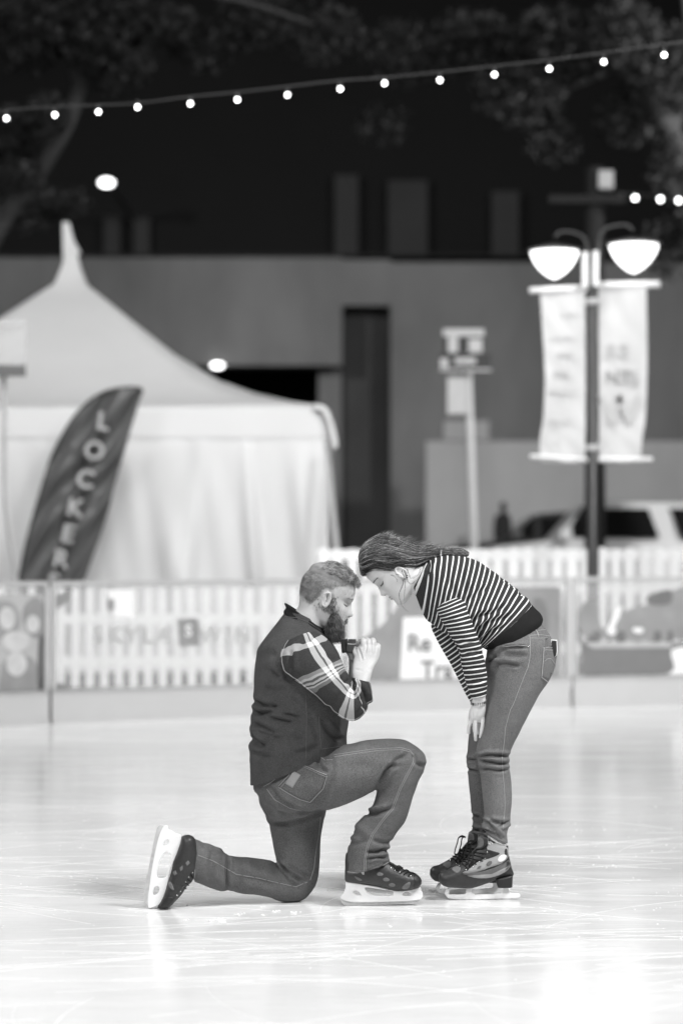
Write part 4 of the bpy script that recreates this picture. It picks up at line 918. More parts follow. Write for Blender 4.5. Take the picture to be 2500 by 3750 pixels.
# plaid shirt sleeves
m = MB()
SL = [(1052, 2345, 1150, 2312, -.115, .045), (1026, 2395, 1192, 2336, -.150, .070), (1034, 2455, 1226, 2372, -.178, .078), (1080, 2492, 1248, 2418, -.196, .078), (1132, 2531, 1264, 2453, -.208, .076), (1184, 2577, 1280, 2478, -.214, .072), (1228, 2613, 1288, 2492, -.215, .068), (1262, 2634, 1291, 2496, -.214, .064), (1295, 2640, 1294, 2499, -.212, .062), (1326, 2624, 1296, 2498, -.208, .060), (1348, 2588, 1297, 2495, -.203, .057), (1362, 2548, 1294, 2489, -.197, .052), (1358, 2512, 1289, 2484, -.190, .046), (1350, 2496, 1290, 2482, -.186, .040), (1345, 2512, 1296, 2496, -.188, .032)]
R = loft(m, SL, 96, 12)
tot = m.a[0].max(); K = len(SL)-1
for arr in range(len(m.a)):
    n = 96; rows = K*12+1; t = np.repeat(np.linspace(0, 1, rows), n); m.a[arr] = np.concatenate([t, [0, 1]])
sme = m.mesh('shirt'); rough(sme, .0012, .08, 9)
crease(sme, [(cA((1140, 1560), (1180, 1640), (1185, 1720)), 7, 8), (cA((1180, 1580), (1240, 1620), (1290, 1720), (1310, 1800)), 6, 7), (cA((1130, 1540), (1080, 1560), (1030, 1500)), 8, 6), (cA((1000, 1360), (940, 1330), (880, 1290)), 8, 4),
             (cA((560, 1250), (560, 1350), (560, 1480)), 8, 8), (cA((600, 1250), (690, 1170), (780, 1140)), 9, 6), (cA((900, 1830), (1000, 1750), (1050, 1650)), 12, 3), (cA((1230, 1850), (1275, 1740), (1270, 1640)), 6, 5)])
shirt = link('shirt_sleeve', sme, M['plaid'], man)
m = MB(); R = loft(m, [(1090, 2350, 1195, 2325, .16, .05), (1120, 2440, 1240, 2400, .20, .065), (1180, 2560, 1268, 2480, .235, .06), (1215, 2615, 1280, 2530, .21, .055), (1250, 2585, 1292, 2540, .16, .05)], 40, 8)
m.a[0] = m.a[0]/m.a[0].max(); build(m, 'shirt_sleeve', M['plaid'], man)
# jeans
m = MB()
loft(m, [(945, 2770, 1250, 2700, YM, .165), (930, 2830, 1262, 2728, YM, .175), (928, 2880, 1262, 2762, YM, .176), (942, 2930, 1240, 2830, YM+.015, .165), (970, 2985, 1205, 2930, YM+.045, .135), (986, 3028, 1188, 2990, .095, .098), (995, 3072, 1175, 3070, .10, .088), (1006, 3120, 1171, 3145, .095, .080), (1014, 3158, 1165, 3208, .085, .075), (1019, 3166, 1147, 3260, .070, .071), (1019, 3168, 1114, 3293, .058, .068), (1010, 3162, 1073, 3306, .047, .066), (1000, 3157, 1026, 3302, .035, .064), (984, 3151, 984, 3286, .020, .062), (935, 3144, 935, 3277, .002, .061), (893, 3140, 880, 3273, -.016, .060), (855, 3137, 846, 3264, -.033, .058), (830, 3130, 830, 3264, -.044, .055), (802, 3112, 809, 3265, -.056, .057), (774, 3099, 767, 3250, -.070, .057), (731, 3081, 740, 3240, -.084, .055), (697, 3065, 712, 3230, -.098, .052)], 64, 6)
loft(m, [(965, 2830, 1190, 2740, -.03, .10), (975, 2930, 1262, 2728, -.055, .118), (1045, 2962, 1300, 2722, -.062, .122), (1110, 2972, 1320, 2716, -.064, .118), (1200, 2966, 1350, 2711, -.066, .108), (1265, 2947, 1400, 2706, -.066, .100), (1328, 2919, 1443, 2706, -.065, .092), (1372, 2893, 1490, 2713, -.064, .085), (1378, 2892, 1545, 2751, -.062, .080), (1380, 2900, 1559, 2785, -.06, .077), (1377, 2913, 1551, 2822, -.06, .075), (1367, 2942, 1530, 2868, -.058, .073), (1352, 2976, 1508, 2935, -.057, .071), (1322, 2998, 1490, 2990, -.056, .069), (1299, 3030, 1474, 3022, -.056, .067), (1289, 3070, 1447, 3058, -.055, .066), (1278, 3098, 1424, 3100, -.055, .064), (1268, 3133, 1420, 3122, -.055, .064), (1265, 3165, 1424, 3138, -.055, .064), (1261, 3203, 1429, 3160, -.055, .064)], 64, 6)
jme = remesh(m, .0045, 4, .5)
def c3(*pts): return [(500+x/1.4255, 2600+y/1.4255) for x, y in pts]
rough(jme, .0014, .12, 21)
crease(jme, [(c3((690, 400), (760, 480), (850, 525), (960, 520)), 9, 9), (c3((690, 600), (780, 590), (860, 575), (975, 525)), 9, 9), (c3((610, 430), (650, 490), (685, 560)), 7, 6), (c3((700, 520), (780, 555), (860, 560)), 8, 5), (c3((660, 470), (740, 530), (820, 545)), 7, 5),
             (c3((738, 810), (790, 850), (870, 900)), 8, 10), (c3((760, 830), (810, 900), (840, 930)), 7, 6), (c3((780, 810), (850, 850), (910, 880)), 8, 5),
             (c3((478, 765), (470, 850), (476, 940)), 6, 8), (c3((400, 720), (390, 800), (380, 900)), 11, 5), (c3((540, 790), (560, 860), (545, 940)), 14, 4), (c3((340, 700), (400, 740), (450, 760)), 7, 5),
             (c3((1250, 415), (1300, 330), (1350, 270), (1420, 230)), 9, 7), (c3((1250, 400), (1310, 300), (1380, 290)), 8, 6), (c3((1205, 550), (1260, 530), (1310, 520)), 6, 10), (c3((1215, 545), (1290, 540), (1350, 500)), 9, 5), (c3((1440, 230), (1460, 280), (1500, 300)), 8, 6),
             (c3((1315, 738), (1290, 730), (1250, 745), (1200, 745)), 7, 9), (c3((1310, 775), (1260, 770), (1200, 780)), 5, 6), (c3((1100, 690), (1150, 700), (1190, 680)), 9, 5), (c3((1340, 690), (1290, 700), (1230, 680)), 8, 5), (c3((1110, 620), (1160, 650), (1200, 690)), 12, 4),
             (c3((1010, 240), (1020, 300), (1010, 400), (960, 510)), 12, 4), (c3((940, 240), (960, 300), (1000, 330)), 8, 6), (c3((1060, 300), (1150, 290), (1250, 300)), 22, 3), (c3((720, 640), (780, 700), (860, 740)), 22, 3), (c3((560, 880), (640, 890), (720, 920)), 14, 4)])
jeans = link('jeans', jme, M['denim'], man); jt = bvh(jme)
m = MB()
for dx, dy in ((0, -3), (2, 4)):
    o = lambda pts: [(x+dx, y+dy) for x, y in pts]
    seam(m, jt, o(c3((1030, 240), (1150, 222), (1260, 208), (1380, 203), (1425, 215), (1448, 240))), .0011, .0006)
    seam(m, jt, [(x+dy*.8, y+dx) for x, y in c3((1445, 245), (1445, 275), (1410, 340), (1370, 420), (1335, 515), (1280, 580), (1230, 650), (1205, 710), (1192, 780), (1190, 855))], .0011, .0006)
seam(m, jt, c3((320, 760), (400, 790), (470, 830), (520, 860), (640, 880), (740, 905), (830, 925), (890, 900)), .0012, .0008, 9)
seam(m, jt, c3((960, 560), (950, 650), (935, 740), (925, 830), (905, 890)), .0011, .0006)
seam(m, jt, c3((610, 420), (635, 480), (680, 560)), .0012, .0006)
seam(m, jt, c3((665, 400), (700, 380), (725, 362)), .0012, .0006); seam(m, jt, c3((680, 415), (720, 470), (800, 515), (860, 528)), .0010, .0004)
seam(m, jt, c3((925, 240), (960, 248), (985, 265)), .0013, .0006); seam(m, jt, c3((990, 262), (1024, 262)), .0013, .0006)
for a in ((c3((1088, 845), (1150, 852), (1205, 848), (1260, 830), (1315, 795))), (c3((290, 670), (292, 760), (305, 850), (300, 885)))): seam(m, jt, a, .0016, .0006)
build(m, 'stitching', M['thread'], jeans)
m = MB(); patch(m, jt, c3((737, 402), (855, 277), (998, 338), (978, 415), (905, 487), (850, 470)), .0022); pk = build(m, 'back_pocket', M['denim'], jeans)
m = MB(); seam(m, jt, c3((742, 402), (852, 284), (992, 342)), .0013, .0034); seam(m, jt, c3((752, 408), (858, 294), (988, 350)), .0009, .0034); seam(m, jt, c3((742, 408), (850, 466), (905, 482), (972, 412), (992, 345)), .0013, .0034); build(m, 'pocket_stitching', M['thread'], pk)
m = MB(); patch(m, jt, c3((778, 388), (820, 322), (858, 342), (815, 408)), .0050, 5); build(m, 'leather_patch', M['label'], jeans)
for pl in (c3((1083, 862), (1083, 838), (1150, 846), (1210, 842), (1265, 822), (1318, 786), (1324, 806), (1270, 842), (1210, 864), (1150, 866)),):
    m = MB(); patch(m, jt, pl, .0018, 5); build(m, 'hem', M['denimw'], jeans)
# ---- the man's skates
def skate(label_, boot_secs, patches, laces, eyelets, outer, holes, runner, Y, bootmat, rt=.004, hold=.022, smoothh=True, fig=False):
    sk = empty('ice_skate', tuple(P(*outer[0], Y)), None, None)
    m = MB()
    for s in boot_secs: loft(m, s, 40, 5)
    bm2 = remesh(m, .0032, 3, .5); rough(bm2, .0006, .03, 4); bo = link('boot', bm2, bootmat, sk); bt2 = bvh(bm2)
    for nm, mt, pl, off in patches:
        m = MB(); patch(m, bt2, smoothpoly(pl, 3) if len(pl) > 4 else pl, off, 4)
        if m.v: build(m, nm, M[mt], bo)
    m = MB()
    for l in laces:
        pts = [cast(bt2, x, y, .004) for x, y in l]; pts = [p[0] for p in pts if p is not None]
        if len(pts) > 1: tube(m, pts, .0022, 6, 3)
    if m.v: build(m, 'laces', M['lace'], bo)
    m = MB()
    for x, y in eyelets:
        h = cast(bt2, x, y, .002)
        if h: ball(m, tuple(h[0]), (.0028, .0028, .0028), 8, 6)
    if m.v: build(m, 'eyelets', M['chrome'], bo)
    if outer: plate('blade_holder', smoothpoly(outer, 3) if smoothh else outer, [smoothpoly(h, 4) for h in holes], Y, hold, M['white'] if not fig else M['steelw'], sk, .002)
    if runner: plate('blade', smoothpoly(runner, 3), [], Y, rt, M['steel'], sk, .0008)
    sk.parent = man if not fig else woman; sk.matrix_parent_inverse = sk.parent.matrix_world.inverted()
    return sk
c7 = lambda *p: [(1220+x/3.92, 2950+y/3.92) for x, y in p]
c6 = lambda *p: [(500+x/3.92, 2950+y/3.92) for x, y in p]
c8 = lambda *p: [(1550+x/3.92, 2950+y/3.92) for x, y in p]
YS = -.052
skate('', [[(1262, 3226, 1264, 3140, YS, .026), (1275, 3233, 1275, 3120, YS, .036), (1330, 3239, 1345, 3118, YS, .042), (1380, 3247, 1398, 3138, YS, .044), (1420, 3256, 1430, 3158, YS, .045), (1462, 3261, 1462, 3175, YS, .048), (1492, 3260, 1490, 3190, YS, .048), (1516, 3256, 1514, 3196, YS, .043), (1534, 3250, 1532, 3207, YS, .034), (1542, 3238, 1542, 3221, YS, .018)]],
      [('patch', 'bootpatch', c7((625, 985), (660, 962), (715, 985), (700, 1012), (640, 1010)), .0015), ('patch', 'bootpatch', c7((715, 1055), (760, 1038), (805, 1065), (790, 1090), (730, 1085)), .0015), ('patch', 'bootpatch', c7((797, 1135), (845, 1115), (888, 1140), (870, 1165), (815, 1162)), .0015),
       ('patch', 'bootpatch', c7((985, 1185), (1020, 1140), (1095, 1100), (1100, 1150), (1060, 1200), (1000, 1200)), .0015), ('heel_mark', 'bootpatch', c7((300, 1018), (360, 1035), (410, 1070), (390, 1085), (340, 1062)), .0012), ('toe_cap', 'black', c7((1150, 1010), (1235, 1020), (1262, 1100), (1240, 1170), (1150, 1190), (1165, 1100)), .0015)],
      [c7((800, 850), (860, 880), (905, 935), (950, 925)), c7((850, 850), (900, 910), (960, 900)), c7((880, 920), (930, 880), (990, 920)), c7((920, 960), (990, 910), (1050, 930)), c7((960, 985), (1030, 940), (1080, 960)), c7((1010, 1005), (1070, 965), (1120, 985)), c7((1080, 1025), (1120, 980), (1170, 1000)), c7((800, 790), (840, 830), (875, 830))],
      c7((825, 905), (885, 940), (950, 970), (1022, 992), (1105, 1020)),
      c7((180, 1105), (300, 1110), (430, 1130), (640, 1165), (850, 1215), (960, 1222), (1100, 1212), (1240, 1180), (1260, 1225), (1283, 1272), (1270, 1325), (1240, 1350), (1100, 1366), (900, 1376), (600, 1386), (300, 1386), (180, 1367), (112, 1338), (105, 1310), (125, 1278), (152, 1245), (178, 1170)),
      [c7((288, 1232), (315, 1216), (355, 1232), (400, 1285), (345, 1288), (300, 1262)), c7((455, 1178), (560, 1185), (720, 1208), (850, 1228), (858, 1262), (835, 1295), (700, 1297), (560, 1282), (480, 1238)), c7((990, 1265), (1030, 1242), (1085, 1245), (1112, 1270), (1080, 1290), (1010, 1290))],
      c7((112, 1335), (180, 1362), (300, 1380), (600, 1380), (900, 1370), (1100, 1360), (1240, 1342), (1262, 1332), (1238, 1368), (1180, 1400), (1060, 1418), (900, 1424), (500, 1436), (200, 1440), (145, 1420), (115, 1385)), YS, M['boot'])
YF = -.125
skate('', [[(664, 3064, 690, 3058, YF, .022), (660, 3085, 712, 3070, YF, .038), (650, 3120, 722, 3115, YF, .042), (638, 3150, 722, 3155, YF, .044), (627, 3190, 716, 3200, YF, .045), (617, 3226, 704, 3229, YF, .046), (609, 3252, 686, 3246, YF, .047), (600, 3278, 664, 3278, YF, .047), (590, 3300, 648, 3296, YF, .045), (580, 3315, 634, 3310, YF, .040), (577, 3327, 620, 3326, YF, .026)]],
      [('patch', 'bootpatch', c6((620, 900), (660, 865), (665, 920), (630, 950)), .0015), ('patch', 'bootpatch', c6((700, 830), (740, 790), (765, 830), (725, 870)), .0015), ('patch', 'bootpatch', c6((525, 960), (560, 935), (580, 985), (545, 1010)), .0015), ('patch', 'bootpatch', c6((465, 1100), (495, 1105), (538, 1215), (500, 1205), (462, 1150)), .0015),
       ('toe_cap', 'black', c6((390, 1330), (520, 1320), (530, 1390), (470, 1480), (380, 1500), (330, 1470)), .0015)],
      [c6((700, 1110), (740, 1140)), c6((650, 1160), (700, 1190)), c6((620, 1230), (670, 1250)), c6((590, 1290), (640, 1300)), c6((730, 1060), (770, 1090)), c6((770, 980), (800, 1040)), c6((560, 1330), (600, 1345))],
      c6((705, 1100), (660, 1165), (625, 1230), (580, 1290), (745, 1030), (795, 970)),
      c6((400, 296), (450, 300), (458, 348), (500, 362), (565, 408), (612, 416), (640, 440), (640, 520), (600, 640), (545, 780), (482, 960), (458, 1080), (432, 1180), (400, 1280), (342, 1408), (290, 1440), (180, 1470), (163, 1400), (165, 1300), (190, 1130), (215, 950), (250, 750), (290, 560), (330, 420), (362, 345)),
      [c6((385, 575), (400, 520), (440, 487), (470, 495), (462, 535), (420, 582)), c6((440, 668), (395, 692), (355, 760), (320, 855), (298, 935), (292, 1018), (322, 1050), (390, 1042), (430, 1020), (448, 960), (470, 850), (505, 735), (488, 690)), c6((270, 1170), (318, 1165), (330, 1205), (300, 1268), (255, 1290), (236, 1268), (248, 1205))],
      c6((400, 298), (342, 283), (312, 300), (287, 340), (252, 480), (222, 650), (182, 850), (152, 1000), (122, 1150), (104, 1280), (108, 1355), (132, 1405), (170, 1432), (172, 1300), (225, 950), (298, 560), (368, 350)), YF, M['boot'])
# ---- ring box
rb = empty('ring_box', tuple(P(1276, 2385, -.07)), 'small black open ring box held up between the man and the woman', 'ring box')
T = Matrix.Translation(Vector(P(1287, 2392, -.085))) @ Matrix.Rotation(math.radians(-16), 4, 'Z') @ Matrix.Rotation(math.radians(3), 4, 'Y')
def bevbox(w, d, h, z0):
    m = MB(); c = .25; V = []
    for z, s in ((z0, .9), (z0+h*.15, 1), (z0+h, 1)):
        for x, y in ((-1, -1+c), (-1+c, -1), (1-c, -1), (1, -1+c), (1, 1-c), (1-c, 1), (-1+c, 1), (-1, 1-c)): V.append(tuple(T @ Vector((x*w/2*s, y*d/2*s, z))))
    m.add(V, [tuple(range(7, -1, -1)), tuple(range(16, 24))]+[(i*8+j, i*8+(j+1) % 8, (i+1)*8+(j+1) % 8, (i+1)*8+j) for i in range(2) for j in range(8)]); return m
build(bevbox(.022, .040, .050, .0), 'base', M['boxg'], rb, False)
m = MB(); box(m, (-.0115, -.0206, .0325), (.0115, .0206, .0350), T); build(m, 'trim', M['trim'], rb, False)
m = MB(); box(m, (-.0140, -.016, .006), (-.0111, .016, .044), T); build(m, 'lining', M['grey'], rb, False)
T = Matrix.Translation(Vector(P(1264, 2391, -.080))) @ Matrix.Rotation(math.radians(-16), 4, 'Z') @ Matrix.Rotation(math.radians(-6), 4, 'Y')
build(bevbox(.018, .042, .049, .0), 'lid', M['black'], rb, False)
ps = [tuple(np.array(P(1276, 2352, -.085))+np.array([.007*math.cos(a)*.88, .007*math.cos(a)*-.47, .007*math.sin(a)-.004])) for a in np.linspace(0, 6.283, 17)]
m = MB(); tube(m, ps, .0008, 6, 1); ring = tag(build(m, 'ring', M['chrome']), 'tiny bright ring standing in the open ring box', 'ring')

# ------------------------------------------------------------------ THE BENDING WOMAN
YW = .17; YL = .09; YR = .235
woman = empty('person', tuple(P(1800, 3295, .15)*np.array([1, 1, 0])), 'woman in striped jersey and jeans bending forward with her hands on her knees', 'person')
hw = Head(P(1440, 2081, YW), (-.62, 0, -.78), .96, fem=True)
m = MB(); hw.mesh(m); hw.ear(m, -.006, -.034, -1, .028, .016); hw.ear(m, -.006, -.034, 1, .028, .016)
loft(m, [(1450, 2150, 1500, 2030, YW, .042), (1490, 2165, 1545, 2055, YW, .048), (1520, 2178, 1575, 2070, YW, .052), (1560, 2215, 1610, 2080, YW, .08), (1620, 2270, 1680, 2090, YW, .12), (1720, 2330, 1800, 2150, YW, .12), (1800, 2350, 1900, 2220, YW, .11), (1830, 2380, 1960, 2310, YW, .12), (1820, 2450, 1970, 2420, YW, .12)], 32, 4)
loft(m, [(1615, 2230, 1690, 2190, .05, .05), (1650, 2310, 1720, 2290, .02, .045), (1690, 2410, 1745, 2395, .025, .036), (1710, 2490, 1765, 2480, .038, .030), (1727, 2545, 1775, 2538, .048, .025), (1728, 2570, 1778, 2565, .052, .022), (1722, 2600, 1778, 2598, .060, .021), (1719, 2626, 1774, 2622, .068, .019), (1719, 2640, 1771, 2636, .073, .013), (1724, 2647, 1768, 2643, .078, .008)], 28, 5)
for pts, r in (([(1726, 2636, .072), (1718, 2656, .078), (1715, 2672, .084), (1716, 2688, .092)], [.0085, .0072, .0066, .0056]), ([(1741, 2640, .066), (1740, 2668, .070), (1740, 2692, .076), (1741, 2714, .086)], [.009, .0080, .0072, .0058]),
               ([(1754, 2642, .090), (1752, 2668, .100), (1751, 2690, .108)], [.008, .0075, .006]), ([(1767, 2628, .066), (1766, 2655, .066), (1762, 2682, .070), (1757, 2703, .078)], [.0085, .0076, .0068, .0055]),
               ([(1735, 2590, .080), (1724, 2618, .105), (1720, 2640, .115)], [.012, .0095, .007])): tube(m, [P(*p) for p in pts], r, 12, 5)
loft(m, [(1600, 2290, 1650, 2260, .30, .04), (1660, 2400, 1712, 2385, .28, .038), (1700, 2490, 1740, 2478, .25, .030), (1722, 2555, 1752, 2548, .21, .024), (1728, 2590, 1762, 2586, .19, .022), (1734, 2630, 1768, 2628, .18, .018), (1738, 2650, 1764, 2650, .175, .012)], 24, 5)
for k in range(4): tube(m, [P(1736+k*8, 2644, .178), P(1736+k*8, 2668, .17), P(1737+k*8, 2690-abs(k-1)*6, .165)], [.0085, .0075, .006], 10, 4)
tube(m, [P(1738, 2600, .175), P(1728, 2622, .155), P(1726, 2640, .15)], [.010, .008, .006], 10, 4)
loft(m, [(1830, 2400, 1990, 2360, .13, .11), (1815, 2500, 1985, 2480, YL, .08), (1795, 2640, 1905, 2635, YL, .06), (1770, 2760, 1845, 2760, YL, .05), (1785, 2900, 1850, 2895, YL, .042), (1790, 3020, 1845, 3020, YL, .035), (1775, 3110, 1850, 3110, YL, .030)], 20, 4)
loft(m, [(1820, 2420, 1960, 2380, .22, .09), (1765, 2600, 1870, 2600, YR, .06), (1735, 2760, 1800, 2760, YR, .05), (1745, 2900, 1800, 2900, YR, .040), (1748, 3020, 1795, 3020, YR, .035), (1745, 3090, 1800, 3090, YR, .030)], 20, 4)
wb = remesh(m, .0024, 1, .4); crease(wb, [([(1730, 2612), (1730, 2640), (1728, 2665)], 2.6, 2.4), ([(1748, 2612), (1749, 2645), (1749, 2680)], 2.6, 2.4), ([(1740, 2600), (1738, 2625)], 3, 1.2)], 1.0); link('body', wb, M['skinw'], woman)
m = MB()
tube(m, [hw.on(-y, z, .0006) for y, z in ((.019, .000), (.027, -.004), (.036, -.0045), (.045, -.001), (.049, .003))], [.0006, .0016, .0019, .0016, .0007], 6, 3)
tube(m, [hw.on(y, z, .0006) for y, z in ((.019, .000), (.027, -.004), (.036, -.0045), (.045, -.001), (.049, .003))], [.0006, .0016, .0019, .0016, .0007], 6, 3)
for y in (.022, .028, .034, .040, .046):
    for sd in (-1, 1): p = hw.on(sd*y, -.004, .001); tube(m, [p, p+hw.f*.006-hw.u*.003], [.0007, .0002], 4, 1)
for sd in (-1, 1): ball(m, tuple(hw.on(sd*.0075, -.040, -.0012)), (.0022, .003, .0018), 8, 6)  # nostril shade set in as dark balls
build(m, 'lashes_nostrils', M['dark'], woman)
m = MB(); st = []
for sd in (-1, 1):
    for k in range(90): y = sd*random.uniform(.014, .050); z = .024+.003*math.sin((abs(y)-.014)/.036*2.6)+random.gauss(0, .0010); p = hw.on(y, z, 0); p2 = hw.on(y+sd*.006, z, .0016); st.append([p, (p+p2)/2+hw.f*.001, p2])
strands(m, st, .0007); build(m, 'eyebrows', M['hairw'], woman)
m = MB()
for z, w_ in ((-.0585, .021), (-.0695, .019)): tube(m, [hw.on(y, z-.10*abs(y)*abs(y)*20*(-1 if z > -.06 else -1)*0, -.0012) for y in np.linspace(-w_, w_, 9)], [.0012, .0022, .003, .0034, .0032, .0034, .003, .0022, .0012], 8, 2)
build(m, 'lips', M['lip'], woman)
# hair swept back into a tied ponytail
HB = [(1316, 2084, 1312, 2040, YW, .035), (1327, 2102, 1326, 2004, YW, .066), (1364, 2098, 1360, 1976, YW, .083), (1404, 2108, 1405, 1959, YW, .089), (1444, 2104, 1448, 1969, YW, .088), (1480, 2092, 1488, 1987, YW, .078), (1520, 2082, 1525, 2002, YW, .062), (1560, 2062, 1565, 2012, YW, .042), (1598, 2042, 1602, 2020, YW, .020), (1612, 2038, 1614, 2018, YW, .011)]
m = MB(); RH = loft(m, HB, 64, 8); hme = m.mesh('hair'); rough(hme, .0015, .03, 6); link('hair_base', hme, M['scalpw'], woman)
st = []
for k in range(7500):
    th = random.uniform(0, 2*math.pi)
    if math.sin(th) > .35 and random.random() < .8: continue
    t0 = random.random()**1.1*.85; L = random.uniform(.15, .45); t1 = min(1, t0+L); off = abs(random.gauss(0, .0026))+.0008; dth = random.gauss(0, .11); sw = -.10*math.cos(th)
    pts = []
    for j in range(8):
        s = j/7; t = t0+(t1-t0)*s; a = th+dth*s+sw*s+.03*math.sin(t*22+th*5); pts.append(loft_pt(RH, t, a, off*math.sin(math.pi*(.15+.8*s))*1.2+random.gauss(0, .0002)+.0008*math.sin(th*17+t*9)))
    st.append(pts)
m = MB(); strands(m, st, .0008); build(m, 'hair', M['hairw'], woman)
st = []
for k in range(1100):   # flyaways over the crown and nape
    t = random.uniform(.25, .92); th = random.gauss(.0, .7)-.2; p = loft_pt(RH, t, th, .001); L = random.uniform(.012, .035)*(1.3 if t > .5 else .7)
    d = norm([1, random.gauss(0, .4), random.uniform(.0, .55)+(.25 if t < .6 else 0)*0]); q = p+np.array([0, 0, .006])+d*L*.5+np.array(RNG.normal(0, .003, 3)); st.append([p, (p+q)/2+np.array([0, 0, .004]), q, q+d*L*.5+np.array(RNG.normal(0, .005, 3))])
for pts in (((1484, 2090), (1488, 2110), (1494, 2130), (1503, 2138), (1520, 2130), (1532, 2112)), ((1490, 2085), (1497, 2105), (1505, 2118), (1525, 2105)), ((1470, 2090), (1478, 2110), (1474, 2140), (1462, 2170), (1464, 2200), (1476, 2225), (1494, 2240)), ((1478, 2088), (1484, 2110), (1482, 2150), (1479, 2200)), ((1450, 2103), (1466, 2108), (1476, 2135), (1466, 2165)), ((1540, 2080), (1530, 2105), (1512, 2120)), ((1430, 2105), (1445, 2112), (1455, 2130))):
    for k in range(4): st.append([P(x+random.gauss(0, 1.2), y+random.gauss(0, 1.2), YW-.088+random.gauss(0, .002)) for x, y in [tuple(crom(np.array(pts, float), t)) for t in np.linspace(0, len(pts)-1, 14)]])
m = MB(); strands(m, st, .0006); build(m, 'loose_hair', M['hairw'], woman)
m = MB(); RP = loft(m, [(1614, 2038, 1616, 2018, YW, .010), (1630, 2041, 1632, 2012, YW, .018), (1655, 2044, 1655, 2009, YW, .026), (1685, 2043, 1690, 2012, YW, .026), (1706, 2038, 1708, 2020, YW, .016), (1716, 2032, 1717, 2026, YW, .006)], 32, 6); pt_ = build(m, 'ponytail', M['scalpw'], woman)
st = []
for k in range(1500):
    th = random.uniform(0, 6.283); t1 = random.uniform(.7, 1.0); st.append([loft_pt(RP, t1*j/6, th+.2*random.random()*j/6, .0012+abs(random.gauss(0, .001))) for j in range(7)])
m = MB(); strands(m, st, .0007); build(m, 'ponytail_strands', M['hairw'], pt_)
m = MB(); ps = [tuple(loft_pt(RH, 1.0, a, .004)) for a in np.linspace(0, 6.283, 17)]; tube(m, ps, .0035, 8, 1); build(m, 'hair_tie', M['white'], woman)
m = MB(); a = hw.world(np.array([-.004, -(hw.row(-.034)[2]+.010), -.034-.028])); ball(m, tuple(a), (.0030, .003, .0030), 8, 6); ball(m, tuple(a+np.array([.0005, 0, .008])), (.0022, .002, .0022), 8, 6); build(m, 'earrings', M['dark'], woman)
# striped jersey
TS = [(1514, 2160, 1562, 2058, YW, .078), (1552, 2258, 1580, 2044, YW, .128), (1584, 2286, 1632, 2034, YW, .165, 2.15), (1618, 2312, 1690, 2038, YW, .178, 2.2), (1658, 2338, 1750, 2056, YW, .178, 2.2), (1695, 2356, 1808, 2094, YW, .170, 2.2), (1728, 2368, 1862, 2128, YW, .160, 2.2), (1752, 2374, 1918, 2174, YW, .152, 2.2), (1768, 2374, 1946, 2218, YW, .150, 2.2)]
m = MB(); R = loft(m, TS, 140, 12, arc='M2'); tme = m.mesh('jersey_body'); rough(tme, .0018, .12, 31)
c2 = lambda *p: [(1250+x/1.8447, 1900+y/1.8447) for x, y in p]
crease(tme, [(c2((845, 570), (870, 480), (900, 440)), 8, 8), (c2((860, 560), (920, 500), (990, 460)), 9, 6), (c2((870, 700), (940, 650), (1020, 640), (1090, 600)), 9, 9), (c2((920, 800), (930, 740), (1000, 690), (1090, 660)), 9, 10), (c2((930, 830), (1010, 760), (1100, 720)), 7, 8), (c2((990, 760), (1060, 700), (1150, 640)), 9, 6), (c2((1060, 380), (1150, 440), (1260, 530)), 7, 6), (c2((600, 290), (590, 350), (570, 380)), 7, 6), (c2((700, 300), (720, 420), (790, 560)), 12, 4), (c2((800, 300), (820, 420), (835, 540)), 9, 6), (c2((1130, 560), (1190, 520), (1240, 480)), 10, 5), (c2((1060, 560), (1090, 620), (1120, 700)), 12, 4)])
jer = link('jersey', tme, M['jerseyt'], woman)
m = MB(); HS = [(1766, 2372, 1944, 2214, YW, .151, 2.2), (1772, 2376, 1958, 2228, YW, .156, 2.2), (1782, 2380, 1985, 2262, YW, .156, 2.2), (1790, 2386, 1972, 2302, YW, .150, 2.2), (1800, 2384, 1960, 2300, YW, .140, 2.2)]
loft(m, HS, 120, 6); hm2 = m.mesh('hem_band'); rough(hm2, .0015, .06, 32); link('hem_band', hm2, M['hem'], jer)
m = MB(); RC = loft(m, [(1516, 2168, 1566, 2058, YW, .080), (1510, 2158, 1560, 2056, YW, .074), (1513, 2154, 1558, 2060, YW, .068), (1522, 2158, 1562, 2068, YW, .066)], 60, 4, caps=False); build(m, 'neckband', M['hem'], jer)
m = MB(); AS = [(1612, 2200, 1690, 2165, .060, .045), (1598, 2232, 1702, 2188, .030, .066), (1607, 2256, 1711, 2222, .018, .068), (1630, 2298, 1728, 2280, .012, .064), (1655, 2342, 1748, 2330, .015, .058), (1679, 2396, 1764, 2382, .022, .052), (1692, 2448, 1776, 2438, .030, .047), (1706, 2500, 1784, 2488, .038, .042), (1719, 2540, 1782, 2525, .046, .037), (1725, 2559, 1779, 2546, .049, .035), (1730, 2557, 1774, 2546, .049, .029)]
loft(m, AS, 90, 12, arc='B'); ame = m.mesh('sleeve'); rough(ame, .0012, .07, 33)
crease(ame, [(c2((930, 830), (870, 840), (800, 830)), 7, 5), (c2((950, 920), (900, 900), (830, 910)), 8, 4), (c2((700, 700), (740, 690), (790, 660)), 8, 4), (c2((740, 820), (780, 870), (800, 960)), 9, 4), (c2((985, 1100), (930, 1090), (870, 1100)), 7, 4), (c2((960, 1010), (900, 1010), (840, 1020)), 7, 3)])
link('sleeve', ame, M['jersey'], jer)
